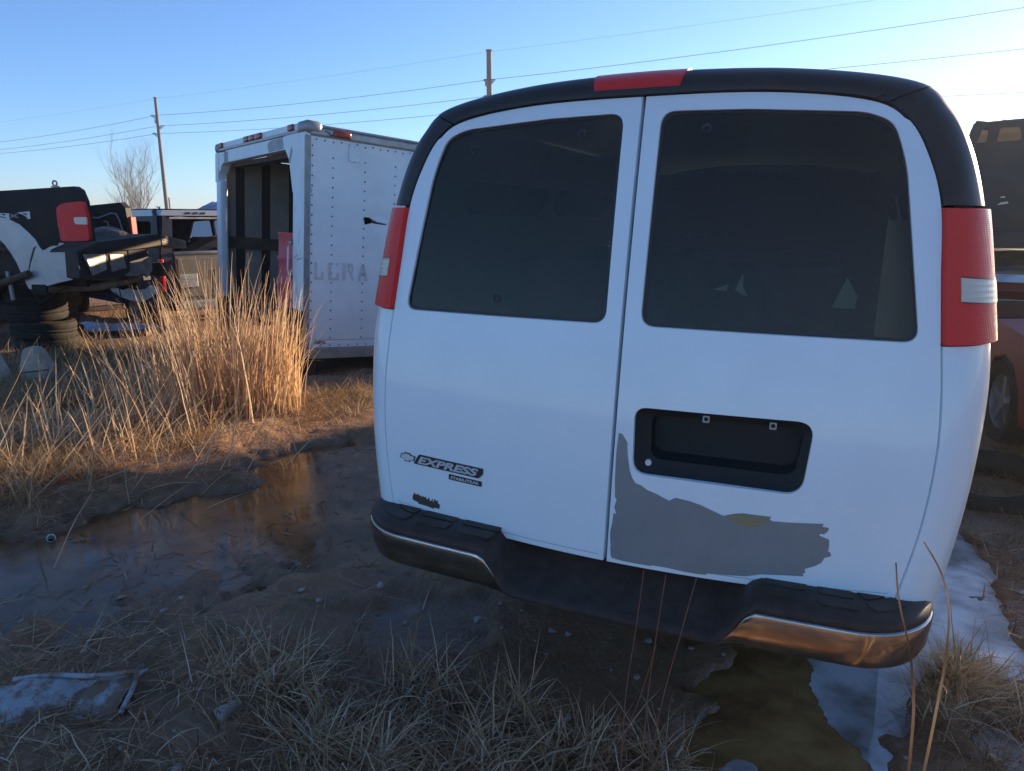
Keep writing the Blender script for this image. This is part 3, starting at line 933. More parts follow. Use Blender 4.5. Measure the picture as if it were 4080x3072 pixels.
place_flat(text_mesh('STABILITRAK', .0155, .0006, .0, 1.05, .0004), 'lettering', M['badge_pale'], st, -.508, .7418, -.0038, -.022, (.112, .0095))
jag = [(-.722, .633), (-.698, .627), (-.697, .6225), (-.655, .621), (-.632, .617), (-.632, .622), (-.608, .622), (-.608, .637), (-.616, .640), (-.6165, .650), (-.622, .646), (-.629, .6525), (-.632, .641), (-.637, .641), (-.638, .651), (-.642, .643), (-.650, .642), (-.653, .653), (-.657, .646), (-.665, .646), (-.667, .6535), (-.674, .648), (-.677, .653), (-.683, .648), (-.687, .654), (-.692, .650), (-.700, .6565), (-.710, .653), (-.717, .6575), (-.722, .647)]
MB().prism(jag[::-1], lambda p, d: rear(p[0], p[1], -.003 + d), .004).build('broken_badge', M['badge_brown'], doorL)

# bumper: black step over a chrome face, wrapped round the corners
def bump_path(n_side=14, n_arc=10):
    P = []
    for i in range(n_side * 4 + 1):
        u = -.68 + 1.36 * i / (n_side * 4)
        P.append((u, .02 + .05 * u * u, (0.0, -1.0)))
    arcR, arcL = [], []
    for k in range(1, n_arc + 1):
        q = math.pi / 2 * k / n_arc
        arcR.append((.68 + .03 * math.sin(q), .043 + .03 * (1 - math.cos(q)), (math.sin(q), -math.cos(q))))
    fw = [(.71, w, (1.0, 0.0)) for w in (.14, .22, .32)]
    right = arcR + fw
    left = [(-u, w, (-n[0], n[1])) for u, w, n in right[::-1]]
    return left + P + right
BP = bump_path()
def smooth(a, b, x):
    t = min(max((x - a) / (b - a), 0), 1); return t * t * (3 - 2 * t)
def centre(u): return smooth(-.385, -.275, u) * (1 - smooth(.355, .465, u))
SIDE_B = [(-.02, .603), (.06, .603), (.14, .601), (.178, .597), (.194, .586), (.199, .574), (.197, .566), (.190, .563)]
CEN_B = [(-.02, .575), (.04, .520), (.10, .487), (.165, .470), (.190, .462), (.199, .450), (.196, .440), (.186, .436)]
SIDE_C = [(.192, .5655), (.200, .5635), (.2025, .559), (.203, .530), (.197, .480), (.186, .452), (.13, .436)]
CEN_C = [(.186, .439), (.188, .436), (.186, .433), (.182, .430), (.172, .427), (.160, .425), (.12, .423)]
def sweep(A, B):
    vs = []
    for u, w, n in BP:
        f = centre(u)
        for (d1, z1), (d2, z2) in zip(A, B):
            d = d1 + (d2 - d1) * f; z = z1 + (z2 - z1) * f
            vs.append((u + n[0] * d, w + n[1] * d, z))
    k = len(A)
    fs = [(i * k + j, i * k + j + 1, (i + 1) * k + j + 1, (i + 1) * k + j) for i in range(len(BP) - 1) for j in range(k - 1)]
    return MB().add(vs, fs)
bumper = sweep(SIDE_C, CEN_C).build('bumper', M['chrome'], van, True, 50)
stepb = sweep(SIDE_B, CEN_B).build('bumper_step', M['bumper_plastic'], bumper, True, 45)
MB().box((-.6, .05, .34), (.6, .10, .52)).build('bumper_bar', M['frame_black'], bumper)
for s in (-1, 1):
    segs = ((.36, .50), (.525, .66), (.685, .84)) if s < 0 else ((.47, .585), (.61, .72), (.742, .85))
    for a, b in segs:
        for d0, d1 in ((.055, .098), (.108, .155)):
            def on_step(p, d, s=s):
                u = abs(p[0]); dd = p[1]
                z = .6055 - .002 * smooth(.12, .17, dd) - d
                if u <= .68: return (s * u, .02 + .05 * u * u - dd, z)
                q = (u - .68) / .165
                return (s * (.68 + (.03 + dd) * math.sin(q)), .043 + .03 - (.03 + dd) * math.cos(q), z)
            po = round_poly([(a, d0), (b, d0), (b - .004, d1), (a + .006, d1)], .012, 3)
            MB().prism(densify(po, .02), on_step, .008).build('step_pad', M['bumper_plastic'], stepb)

# inside: bulkhead, benches, pale pieces painted as daylight gaps; wheels
MB().box((-.88, 3.30, .55), (.88, 3.33, 1.93)).build('bulkhead', M['dark_inside'], van)
for w in (1.0, 2.0):
    b = MB().box((-.72, w, .55), (.62, w + .45, 1.0), bevel=.05).build('bench_seat', M['seat_grey'], van, True, 40)
    MB().box((-.72, w - .12, .9), (.62, w + .06, 1.46), bevel=.05).build('backrest', M['seat_grey'], b, True, 40)
cover = [(0.575, 1.33), (0.645, 1.33), (0.648, 1.372), (0.632, 1.40), (0.612, 1.43)]  # pale outline painted for daylight glimpsed through the cabin
MB().prism(cover, lambda p, d: (p[0], .55 + d, p[1]), .02).build('painted_light_gap', M['pale_light'], van)
MB().prism([(.262, 1.375), (.285, 1.36), (.302, 1.355), (.287, 1.385), (.283, 1.43)], lambda p, d: (p[0], .55 + d, p[1]), .02).build('painted_light_gap', M['pale_light'], van)
MB().prism([(.188, 1.372), (.232, 1.368), (.236, 1.392)], lambda p, d: (p[0], .55 + d, p[1]), .02).build('painted_light_gap', M['pale_light'], van)
for w in (1.35, 4.95):
    for s in (-1, 1):
        wheel('wheel', van, (s * .80, w, .29), .36, .24, M['dull_chrome'], side=s)
MB().box((-.5, .3, .38), (.5, 5.2, .46)).build('chassis', M['frame_black'], van)
MB().tube([(-.8, 1.35, .3), (.8, 1.35, .3)], .06).build('axle', M['frame_black'], van)

# ================================================================== box truck
TRm = Matrix(((0.6215, 0.781, 0.062), (-0.7834, 0.6199, 0.0452), (-0.0031, -0.0766, 0.9971)))
truck = empty('box_truck', (-2.108, 7.23, .386), TRm.to_euler(), 'old white box truck with open back and dented riveted side', 'truck')
TW, TH, TL = 2.86, 2.10, 3.45
# right side skin with a torn hole
tear = [(.610, 1.288), (.600, 1.368), (.665, 1.366), (.715, 1.340), (.775, 1.322), (.86, 1.316), (.87, 1.302), (.76, 1.305), (.69, 1.310), (.655, 1.300)]
def side_r(x, y, d):
    dent = .018 * math.exp(-((x - .30) ** 2 / .006 + (y - 1.15) ** 2 / .0012)) + .02 * math.exp(-((x - .8) ** 2 / .03 + (y - 1.36) ** 2 / .004))
    wav = .003 * math.sin(x * 17.0) * math.sin(y * 2.3)
    return (-dent + wav - d, x, y)
panel('side_skin', [(.0, 0), (TL, 0), (TL, TH), (0, TH)], [tear[::-1]], side_r, M['truck_white'], truck, grid=.06, flange=0, hole_flange=0, step=.06)
# a flap of metal bent out of the tear
MB().prism([(.675, 1.368), (.72, 1.343), (.78, 1.326), (.87, 1.320), (.87, 1.352), (.76, 1.372)], lambda p, d: (.004 + (1.37 - p[1]) * .25 + d, p[0], p[1]), .004).build('torn_flap', M['truck_white'], truck)
# left skin, front wall, roof, floor
MB().box((-TW - .004, 0, 0), (-TW + .004, TL, TH)).build('side_skin', M['truck_white'], truck)
MB().box((-TW, TL - .004, 0), (0, TL + .03, TH)).build('front_wall', M['truck_white'], truck)
MB().box((-TW + .02, .02, TH + .06), (-.02, TL, TH + .10)).build('roof', M['truck_white'], truck)
MB().box((-TW + .02, .0, .20), (-.02, TL, .29)).build('floor', M['rot_board'], truck)
MB().box((-.004, .0, -.115), (.028, TL, -.004), bevel=.006).build('bottom_rail', M['alu_rail'], truck)
# corner strip with hinges between post and side skin
MB().box((-.003, -.052, -.11), (.014, .006, 2.10)).build('corner_strip', M['galv'], truck)
for z in (.22, .62, 1.02, 1.42, 1.82): MB().box((.014, -.036, z), (.019, -.016, z + .05)).build('hinge', M['galv'], truck)
# top rail, rounded corner cap
MB().box((-.02, .0, TH), (.022, TL, TH + .085), bevel=.02).build('top_rail', M['alu_rail'], truck)
MB().box((-.02, .10, TH + .085), (.012, TL, TH + .115), bevel=.012).build('roof_edge', M['galv'], truck)
MB().box((-.20, -.065, 2.115), (.03, .13, 2.245), bevel=.045).build('corner_cap', M['galv'], truck, True, 50)
MB().box((-TW - .03, -.065, 2.115), (-TW + .08, .13, 2.235), bevel=.04).build('corner_cap', M['galv'], truck, True, 50)
# rear frame: posts, header, gussets
def rear_t(p, d): return (p[0], -.05 + d, p[1])
MB().box((-.305, -.052, .37), (.0, .05, 1.62), bevel=.02).build('rear_post', M['truck_white'], truck, True, 50)
MB().box((-TW + .003, -.052, .30), (-2.70, .05, 1.78), bevel=.02).build('rear_post', M['truck_white'], truck, True, 50)
MB().box((-TW - .012, -.056, 1.76), (-2.755, .05, 2.115)).build('post_sleeve', M['truck_white'], truck)
MB().prism([(-.305, 1.56), (0, 1.56), (0, 2.13), (-.53, 2.13), (-.53, 2.0), (-.50, 1.985), (-.405, 1.885)], rear_t, .10).build('gusset', M['truck_white'], truck)
MB().prism([(-2.755, 2.115), (-2.755, 1.93), (-2.70, 1.87), (-2.64, 1.96), (-2.54, 1.985), (-2.54, 2.115)], rear_t, .10).build('gusset', M['truck_white'], truck)
hd = MB().prism([(-2.54, 1.985), (-.53, 2.0), (-.53, 2.13), (-2.54, 2.13)], lambda p, d: (p[0], -.035 + d, p[1]), .09).build('header', M['truck_white'], truck)
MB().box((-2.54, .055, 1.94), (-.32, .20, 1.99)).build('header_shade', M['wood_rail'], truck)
MB().prism([(-1.02, 2.005), (-.98, 2.005), (-.60, 2.008), (-.60, 2.06), (-.62, 2.125), (-.98, 2.12), (-1.04, 2.10), (-1.06, 2.06)], lambda p, d: (p[0], -.0375 + d, p[1]), .003).build('bare_metal_patch', M['galv'], hd)
MB().prism([(-2.53, 1.99), (-2.40, 1.99), (-2.43, 2.03), (-2.42, 2.11), (-2.53, 2.12)], lambda p, d: (p[0], -.0375 + d, p[1]), .003).build('bare_metal_patch', M['galv'], hd)
MB().prism([(-.40, 1.885), (-.345, 2.015), (-.312, 1.975), (-.375, 1.85)], lambda p, d: (p[0], -.0525 + d, p[1]), .003).build('gusset_slot', M['galv'], truck)
# lamp rail above the header with marker lamps
MB().box((-TW + .04, -.045, 2.135), (-.18, .05, 2.165), bevel=.005).build('lamp_ledge', M['alu_rail'], truck)
MB().box((-TW + .04, -.03, 2.165), (-.18, .05, 2.235), bevel=.01).build('lamp_rail', M['truck_white'], truck)
for a, b in ((-2.75, -2.62), (-1.82, -1.66), (-1.64, -1.46), (-1.44, -1.24), (-.46, -.32)):
    MB().box((a, -.055, 2.168), (b, -.028, 2.232), bevel=.012).build('marker_lamp', M['amber_red'], truck, True, 50)
MB().box((.02, .235, TH + .015), (.048, .42, TH + .082), bevel=.014).build('marker_lamp', M['amber_red'], truck, True, 50)
MB().tube([(.026, .14, TH + .06), (.03, .18, TH + .05), (.03, .215, TH + .02), (.03, .235, TH + .04)], .004, 6).build('lamp_wire', M['frame_black'], truck)
# rivets: columns and rows of small domes, far smaller than can be picked apart
rv = MB()
def rivet(x, z):
    vs = [(.0105, x, z)] + [(side_r(x, z, 0)[0] + .001, x + .0095 * math.cos(k * math.pi / 3), z + .0095 * math.sin(k * math.pi / 3)) for k in range(6)]
    rv.add(vs, [(0, k + 1, (k + 1) % 6 + 1) for k in range(6)])
for z in np.arange(.10, TH - .05, .0955): rivet(.028, z)
for cx in (.245, .60, .955, 1.31, 1.665, 2.02, 2.375):
    for z in np.arange(.10, TH - .15, .0955): rivet(cx, z)
for x in np.arange(.07, TL, .088): rivet(x, TH - .03 + (.008 * math.sin(x * 40))); 
for x in np.arange(.03, TL, .105): rivet(x, .022)
for x, z in ((.425, 2.045), (.475, 2.05), (.53, 2.045), (.425, 1.98), (.53, 1.98), (.425, 1.915), (.53, 1.915), (.475, 1.91)): rivet(x, z)
o = rv.build('rivets', M['rivet'], truck); o['kind'] = 'stuff'
# patch plate, vent slot and a long crease
MB().box((.0035, .415, 1.905), (.0065, .540, 2.06), bevel=.001).build('patch_plate', M['truck_white'], truck)
MB().prism(round_poly([(.06, .035), (.20, .035), (.185, .068), (.075, .07)], .015, 3), lambda p, d: (.0035 + d, p[0], p[1]), .002).build('vent_slot', M['galv'], truck)
MB().box((.003, .06, .078), (.0055, .80, .0815)).build('crease', M['galv'], truck)
# faded stencilled letters left on the side
def stroke_set(name, quads):
    mb = MB()
    for (x0, z0, x1, z1, w) in quads:
        dx, dz = x1 - x0, z1 - z0; L = math.hypot(dx, dz); nx, nz = -dz / L * w / 2, dx / L * w / 2
        mb.add([(.0052, x0 + nx, z0 + nz), (.0052, x1 + nx, z1 + nz), (.0052, x1 - nx, z1 - nz), (.0052, x0 - nx, z0 - nz)], [(0, 1, 2, 3)])
    return mb.build(name, M['faded_print'], truck)
zb, zt = .700, .878
stroke_set('stencil_letter', [(.075, zb, .075, zt, .026), (.145, zb, .145, zb + .08, .026), (.09, zb + .012, .13, zb + .012, .024)])
stroke_set('stencil_letter', [(.225, zb, .225, zt, .030), (.318, zb, .318, zb + .07, .026), (.305, zt - .03, .318, zt, .022), (.245, zb + .012, .30, zb + .012, .024)])
stroke_set('stencil_letter', [(.385, zb, .385, zt, .032), (.435, zb + .09, .435, zt, .022), (.44, zt - .014, .485, zt - .014, .028), (.478, zt - .03, .478, zb + .10, .024), (.44, zb + .09, .48, zb + .08, .024), (.455, zb + .08, .49, zb, .024)])
stroke_set('stencil_letter', [(.555, zb, .60, zt, .026), (.60, zt, .645, zb, .026), (.575, zb + .06, .63, zb + .06, .022)])
# scuffs on the post
for (x, z, l, w, a) in ((-.12, 1.12, .14, .010, 80), (-.2, .92, .10, .012, 30), (-.10, .90, .16, .012, 12), (-.16, .55, .10, .02, 88), (-.05, 1.7, .18, .006, 86), (-.22, 1.40, .09, .006, 60)):
    c_, s_ = math.cos(R(a)) * l / 2, math.sin(R(a)) * l / 2; nx, nz = -s_ / l * w, c_ / l * w
    MB().add([(x - c_ + nx, -.0535, z - s_ + nz), (x + c_ + nx * .3, -.0535, z + s_ + nz * .3), (x + c_ - nx, -.0535, z + s_ - nz), (x - c_ - nx * .5, -.0535, z - s_ - nz * .5)], [(0, 1, 2, 3)]).build('scuff', M['galv'], truck)
# inside of the left wall: pale boards between dark posts, one dark rail
wi = -TW + .03
MB().box((wi - .02, .05, .29), (wi - .012, TL - .02, TH)).build('wall_lining', M['post_dark'], truck)
for a, b in ((.055, .185), (.305, .525), (.645, .90), (1.02, 1.28), (1.40, 1.66), (1.78, 2.04), (2.16, 2.42), (2.54, 2.8), (2.92, 3.2)):
    MB().box((wi - .012, a, .30), (wi, b, TH - .02)).build('wall_board', M['ply'], truck)
MB().box((wi, .052, .93), (wi + .03, TL - .03, 1.085)).build('wall_rail', M['wood_rail'], truck)
MB().box((-TW + .03, TL - .03, .29), (-.03, TL - .015, TH)).build('wall_board', M['ply'], truck)
for v in np.arange(.3, TL, .4): MB().box((-TW + .03, v, TH - .01), (-.03, v + .05, TH + .055)).build('roof_bow', M['post_dark'], truck)
MB().lathe([(.001, 0), (.075, 0), (.095, .02), (.09, .035), (.001, .04)], 20, 'Z', (-1.35, .28, 1.955)).build('dome_lamp', M['decal_pale'], truck, True, 40)
# grab handle on the post
MB().tube([(-.30, -.04, 1.06), (-.325, -.075, 1.055), (-.345, -.08, 1.0), (-.345, -.08, .78), (-.325, -.075, .73), (-.30, -.04, .725)], .011, 8).build('grab_handle', M['decal_pale'], truck, True)
for z in (1.06, .715): MB().box((-.315, -.058, z - .03), (-.285, -.05, z + .03)).build('handle_foot', M['steel_rust'], truck)
# rear underframe
MB().box((-.30, -.10, -.33), (-.015, .10, .365), bevel=.01).build('bumper_leg', M['frame_black'], truck)
MB().box((-TW + .1, -.10, -.33), (-TW + .38, .10, .30), bevel=.01).build('bumper_leg', M['frame_black'], truck)
MB().box((-TW + .1, -.12, -.28), (-.015, -.02, -.13), bevel=.01).build('rear_bumper', M['frame_black'], truck)
MB().box((-TW + .0, -.04, .16), (-.0, .06, .30)).build('rear_sill', M['frame_black'], truck)
MB().lathe([(.001, 0), (.05, 0), (.05, .03), (.001, .035)], 16, 'Z').build('rear_lamp', M['clear_lens'], truck).matrix_local = Matrix.Translation((-.14, -.10, -.16)) @ Matrix.Rotation(R(90), 4, 'X')
MB().tube([(-.2, -.03, .335), (-.1, -.06, .31), (-.05, -.03, .35), (-.03, -.06, .32)], .012, 6).build('bent_bracket', M['galv'], truck)
for u in (-2.1, -.75): MB().box((u, .0, .0), (u + .12, 5.0, .19)).build('frame_rail', M['frame_black'], truck)
for s, u in ((-1, -2.35), (1, -.5)):
    wheel('wheel', truck, (u, 2.3, .02), .40, .26, M['steel_rust'], 0, side=s)
    wheel('wheel', truck, (u, 4.35, .10), .40, .26, M['steel_rust'], 0, side=s)
cabo = [(3.55, -.02), (3.95, -.02), (4.05, .25), (4.35, .40), (4.65, .25), (4.75, -.02), (5.0, -.02), (5.0, .62), (4.75, .80), (4.25, 1.58), (3.55, 1.62)]
cab = bpy.data.objects.new('cab', bpy.data.meshes.new('cab'))
cabm = MB()
for s in (-1, 1):
    cabm.add([(-1.43 + s * (.98 if z < 1 else .90), v, z) for v, z in cabo], [tuple(range(len(cabo)))])
for i in range(len(cabo)):
    a, b = cabo[i], cabo[(i + 1) % len(cabo)]
    cabm.add([(-1.43 - (.98 if a[1] < 1 else .90), *a), (-1.43 + (.98 if a[1] < 1 else .90), *a), (-1.43 + (.98 if b[1] < 1 else .90), *b), (-1.43 - (.98 if b[1] < 1 else .90), *b)], [(0, 1, 2, 3)])
cb = cabm.build('cab', M['truck_white'], truck)
for s in (-1, 1):
    MB().prism([(3.75, .95), (4.45, .95), (4.22, 1.45), (3.75, 1.47)], lambda p, d, s=s: (-1.43 + s * (.985 - max(0, p[1] - .98) * .12 + d), p[0], p[1]), .004).build('window', M['trim_black'], cb)
dp = MB().prism([(-.45, .35), (.42, .35), (.42, .98), (.30, 1.52), (-.40, 1.55), (-.45, 1.0)], lambda p, d: (p[0], 4.42 + d + .12 * (p[0] + .45), p[1]), .07).build('shade_door', M['truck_white'], cb)  # door added out of view to narrow the sunlit strip of ground
MB().add([(-2.25, 4.735, .86), (-.61, 4.735, .86), (-.66, 4.31, 1.53), (-2.20, 4.31, 1.53)], [(0, 1, 2, 3)]).build('window', M['trim_black'], cb)

# red drum standing inside the truck
dr = empty('steel_drum', truck.location + TRm @ Vector((.045, .26, .292)), TRm.to_euler(), 'faded red ribbed drum standing inside the open truck box', 'drum')
dr.location = truck.location + TRm @ Vector((-1.30, .46, .292))
prof = [(.001, 0), (.255, 0), (.265, .012), (.262, .03)]
for z in (.29, .58): prof += [(.262, z - .035), (.278, z - .012), (.278, z + .012), (.262, z + .035)]
prof += [(.262, .84), (.270, .855), (.270, .875), (.25, .872), (.25, .855), (.001, .855)]
MB().lathe(prof, 40).build('drum_shell', M['drum_red'], dr, True, 40)
for a in (40, 220):
    MB().lathe([(.001, 0), (.03, 0), (.03, .014), (.001, .014)], 14, 'Z', (.17 * math.cos(R(a)), .17 * math.sin(R(a)), .8555)).build('bung', M['drum_red'], dr)

# ================================================================== black and silver pickup on the left
P1R = Matrix(((.172, -.985, 0), (.985, .172, 0), (0, 0, 1)))
pk = empty('pickup_truck', (-4.6, 7.8, 0), P1R.to_euler(), 'black over silver pickup bed with red tail lamp, raised on stands', 'pickup truck')
def rail_z(v): return 2.025 - .05 * max(0, v - .1)
top_edge = [(-.055, 1.45), (-.055, 1.62), (-.04, 1.87), (.0, 1.985), (.06, 2.022)]
split = [(.195, 1.36), (.199, 1.424), (.31, 1.432), (.336, 1.397), (.387, 1.401), (.441, 1.387), (.49, 1.362), (.53, 1.347), (.565, 1.387), (.603, 1.466), (.673, 1.537), (.772, 1.625), (.906, 1.686), (1.008, 1.704), (1.35, 1.72), (1.7, 1.69), (1.95, 1.6), (2.15, 1.45), (2.4, 1.4), (2.6, 1.38)]
def p1map(x, y, d): return (.0 + .03 * max(0, (y - 1.75)) ** 2 * 8 + .05 * max(0, .12 - x) ** 2 * 9 + d, x, y)
black = top_edge + [(1.0, 1.98), (2.6, 1.90)] + split[::-1] + [(.10, 1.34), (-.04, 1.33)]
panel('bed_side', black, [], p1map, M['black_paint'], pk, grid=.09, flange=.03, step=.06)
arch = [(.759, .925), (.779, .934), (.838, 1.079), (.886, 1.223), (.942, 1.322), (.999, 1.411), (1.06, 1.47), (1.2, 1.55), (1.35, 1.57), (1.5, 1.55), (1.65, 1.47), (1.75, 1.36), (1.83, 1.2), (1.88, 1.05), (1.9, .95)]
silver = split + [(2.6, .96)] + arch[::-1] + [(.60, .95), (.40, 1.0), (.197, 1.04), (.21, 1.2), (.222, 1.283)]
o = panel('lower_bed_side', silver, [], lambda x, y, d: (-.004 + p1map(x, y, d)[0], x, y), M['silver_paint'], pk, grid=.08, flange=.03, step=.05)
MB().prism([(.60, 1.40), (.625, 1.36), (.70, 1.22), (.735, 1.13), (.745, 1.135), (.71, 1.24), (.64, 1.38)], lambda p, d: (-.0065 + d, p[0], p[1]), .002).build('paint_scratch', M['steel_rust'], o)
lens = round_poly([(-.062, 1.455), (.275, 1.45), (.283, 1.65), (.278, 1.80), (.20, 1.845), (-.045, 1.868), (-.07, 1.70)], .035, 4)
tl = panel('tail_lamp', lens, [], lambda x, y, d: (-.022 + p1map(x, y, d)[0], x, y), M['red_lens'], pk, grid=.06, flange=.04, rim=.012, step=.03)
MB().prism(round_poly([(-.073, 1.625), (.062, 1.628), (.078, 1.66), (.072, 1.702), (-.075, 1.703)], .012, 3), lambda p, d: (-.026 + d, p[0], p[1]), .02).build('reverse_lens', M['clear_lens'], tl)
# the rounded rear end of the bed side and the bed itself
MB().prism(top_edge + [(.06, 1.40), (.02, 1.33)], lambda p, d: (.02 + d, p[0] + .01, p[1]), .09).build('bed_end', M['black_paint'], pk)
MB().box((.10, .05, 1.34), (1.62, 2.5, 1.40)).build('bed_floor', M['frame_black'], pk)
MB().box((.10, 2.45, 1.40), (1.6, 2.5, 1.9)).build('bed_front', M['black_paint'], pk)
MB().box((.06, .1, 1.40), (.10, 2.5, 1.95)).build('bed_liner', M['frame_black'], pk)
bent = [(.455, 1.40), (.50, 1.60), (.515, 1.826), (.58, 1.893), (1.06, 1.85), (2.45, 1.78), (2.45, 1.38)]
bs = MB().prism(bent, lambda p, d: (1.34 + d + .02 * math.sin(p[0] * 4), p[0], p[1]), .10).build('bed_side', M['black_paint'], pk)
bs['label'] = 'far bed side, torn open at its rear end'
MB().box((1.335, .44, 1.42), (1.44, .475, 1.72), bevel=.01).build('tail_lamp', M['amber_red'], pk)
MB().tube([(1.33, 1.05, 1.716), (1.325, .9, 1.70), (1.33, .80, 1.73), (1.33, .70, 1.76), (1.325, .63, 1.75), (1.33, .60, 1.68), (1.33, .57, 1.55), (1.33, .54, 1.42)], .009, 6).build('torn_edge', M['galv'], pk)
MB().tube([(1.30, .80, 1.66), (1.31, .76, 1.66), (1.30, .73, 1.60), (1.31, .71, 1.42)], .008, 6).build('torn_edge', M['galv'], pk)
heap = bmesh.new(); bmesh.ops.create_icosphere(heap, subdivisions=3, radius=1)
for v in heap.verts:
    k = .75 + .5 * float(fbm(np.array(v.co.x * 2 + 4), np.array(v.co.y * 2 + v.co.z * 3 + 9), 3))
    v.co = Vector((v.co.x * .28 * k, v.co.y * .22 * k, max(0, v.co.z) * .20 * k))
h = MB(); h.add_bm(heap); ho = h.build('junk_heap', M['tan_trim'], None, False); ho.location = pk.location + P1R @ Vector((.72, .30, 1.40))
tag(ho, 'crumpled tan rubbish lying in the black pickup bed', 'rubbish')
# eye bolt on the rail
MB().tube([(.03, .295 + .026 * math.cos(q), 2.055 + .026 * math.sin(q)) for q in np.linspace(-.5 * math.pi, 1.5 * math.pi, 15)], .009, 8).build('eye_bolt', M['galv'], pk, True)
MB().box((.015, .255, 2.012), (.045, .335, 2.028)).build('bolt_plate', M['galv'], pk)
# decal 4X4
def dec(name, poly, m, off=-.0035):
    MB().prism(poly, lambda p, d: (p1map(p[0], p[1], 0)[0] + off + d, p[0], p[1]), .0015).build(name, m, pk)
dec('decal_figure', [(.625, 1.765), (.78, 1.752), (.70, 1.723), (.665, 1.70), (.665, 1.685), (.625, 1.685)][::-1], M['decal_pale'])
dec('decal_figure', [(.665, 1.745), (.73, 1.742), (.665, 1.72)][::-1], M['decal_blue'], -.0045)
dec('decal_figure', [(.76, 1.74), (.80, 1.74), (.90, 1.695), (.86, 1.695)], M['decal_grey'])
dec('decal_figure', [(.86, 1.74), (.90, 1.74), (.80, 1.695), (.76, 1.695)], M['decal_grey'], -.0045)
dec('decal_figure', [(.885, 1.742), (1.08, 1.752), (1.00, 1.715), (.93, 1.70), (.93, 1.682), (.885, 1.682)][::-1], M['decal_pale'], -.005)
dec('decal_figure', [(.935, 1.738), (1.0, 1.74), (.935, 1.715)][::-1], M['decal_blue'], -.006)
# rear bumper with step pad
bp_ = MB().prism([(-.36, 1.09), (-.25, 1.055), (.36, 1.07), (.42, 1.12), (.42, 1.33), (-.34, 1.36)], lambda p, d: (p[0], -.19 + d, p[1]), .15).build('bumper', M['frame_black'], pk)
MB().prism([(-.33, 1.345), (-.30, 1.375), (-.08, 1.440), (.935, 1.512), (.976, 1.507), (.981, 1.378), (.40, 1.345)], lambda p, d: (p[0], -.21 + d, p[1]), .36).build('bumper_top', M['frame_black'], bp_)
pd = MB().prism([(.976, 1.507), (1.443, 1.420), (1.451, 1.325), (.981, 1.378)], lambda p, d: (p[0], -.22 + d, p[1]), .34).build('end_pad', M['tan_trim'], bp_)
for q in (.2, .45, .7): MB().prism([(1.0, 1.503 - .128 * q), (1.43, 1.424 - .097 * q), (1.43, 1.415 - .097 * q), (1.0, 1.494 - .128 * q)], lambda p, d: (p[0], -.227 + d, p[1]), .008).build('pad_rib', M['tan_trim'], pd)
MB().prism([(-.315, 1.325), (.030, 1.318), (.022, 1.150), (-.222, 1.103)], lambda p, d: (p[0], -.205 + d - .04 * (p[0] < -.2), p[1]), .02).build('chrome_face', M['dull_chrome'], bp_)
MB().prism([(.10, 1.306), (.305, 1.298), (.338, 1.148), (.112, 1.120)], lambda p, d: (p[0], -.205 + d, p[1]), .02).build('chrome_face', M['dull_chrome'], bp_)
MB().prism([(.41, 1.20), (.60, 1.205), (.752, 1.252), (.745, 1.10), (.64, 1.02), (.62, 1.065), (.45, 1.05), (.29, 1.06), (.40, 1.11)], lambda p, d: (p[0], -.222 + d, p[1]), .03).build('chrome_face', M['dull_chrome'], bp_)
MB().prism([(.40, 1.21), (.74, 1.26), (.70, 1.345), (.40, 1.335)], lambda p, d: (p[0], -.20 + d, p[1]), .05).build('plate_recess', M['dark_inside'], bp_)
# underside: rails, axle, exhaust, stands
for u in (.35, 1.1): MB().box((u, -.1, 1.0), (u + .12, 5.0, 1.16)).build('frame_rail', M['steel_rust'], pk)
MB().tube([(-.05, 1.33, .95), (1.6, 1.33, .95)], .055, 10).build('axle', M['steel_rust'], pk)
MB().tube([(.55, -.22, 1.03), (.50, -.08, .99), (.38, .25, .92), (.30, .7, .90), (.3, 1.6, .92)], .045, 10).build('exhaust_pipe', M['rot_board'], pk, True)
MB().lathe([(.001, -.06), (.16, -.06), (.17, 0), (.16, .06), (.001, .06)], 24, 'X', (.05, 1.33, .95)).build('brake_drum', M['steel_rust'], pk, True, 40)
MB().tube([(.0, 1.02, 1.12), (.0, 1.0, .80)], .024, 8).build('shock_absorber', M['galv'], pk)
MB().box((.3, .3, .93), (1.4, 2.4, 1.33)).build('underbody', M['frame_black'], pk)
car_p = [(2.75, .95), (4.75, .95), (4.75, 1.5), (4.6, 1.95), (3.9, 2.02), (3.35, 2.5), (2.85, 2.52)]
cbm = MB()
for s, u in ((-1, .05), (1, 1.75)):
    cbm.add([(u, v, z) for v, z in car_p], [tuple(range(len(car_p)))])
for i in range(len(car_p)):
    a, b = car_p[i], car_p[(i + 1) % len(car_p)]
    cbm.add([(.05, *a), (1.75, *a), (1.75, *b), (.05, *b)], [(0, 1, 2, 3)])
cbm.build('cab', M['black_paint'], pk)

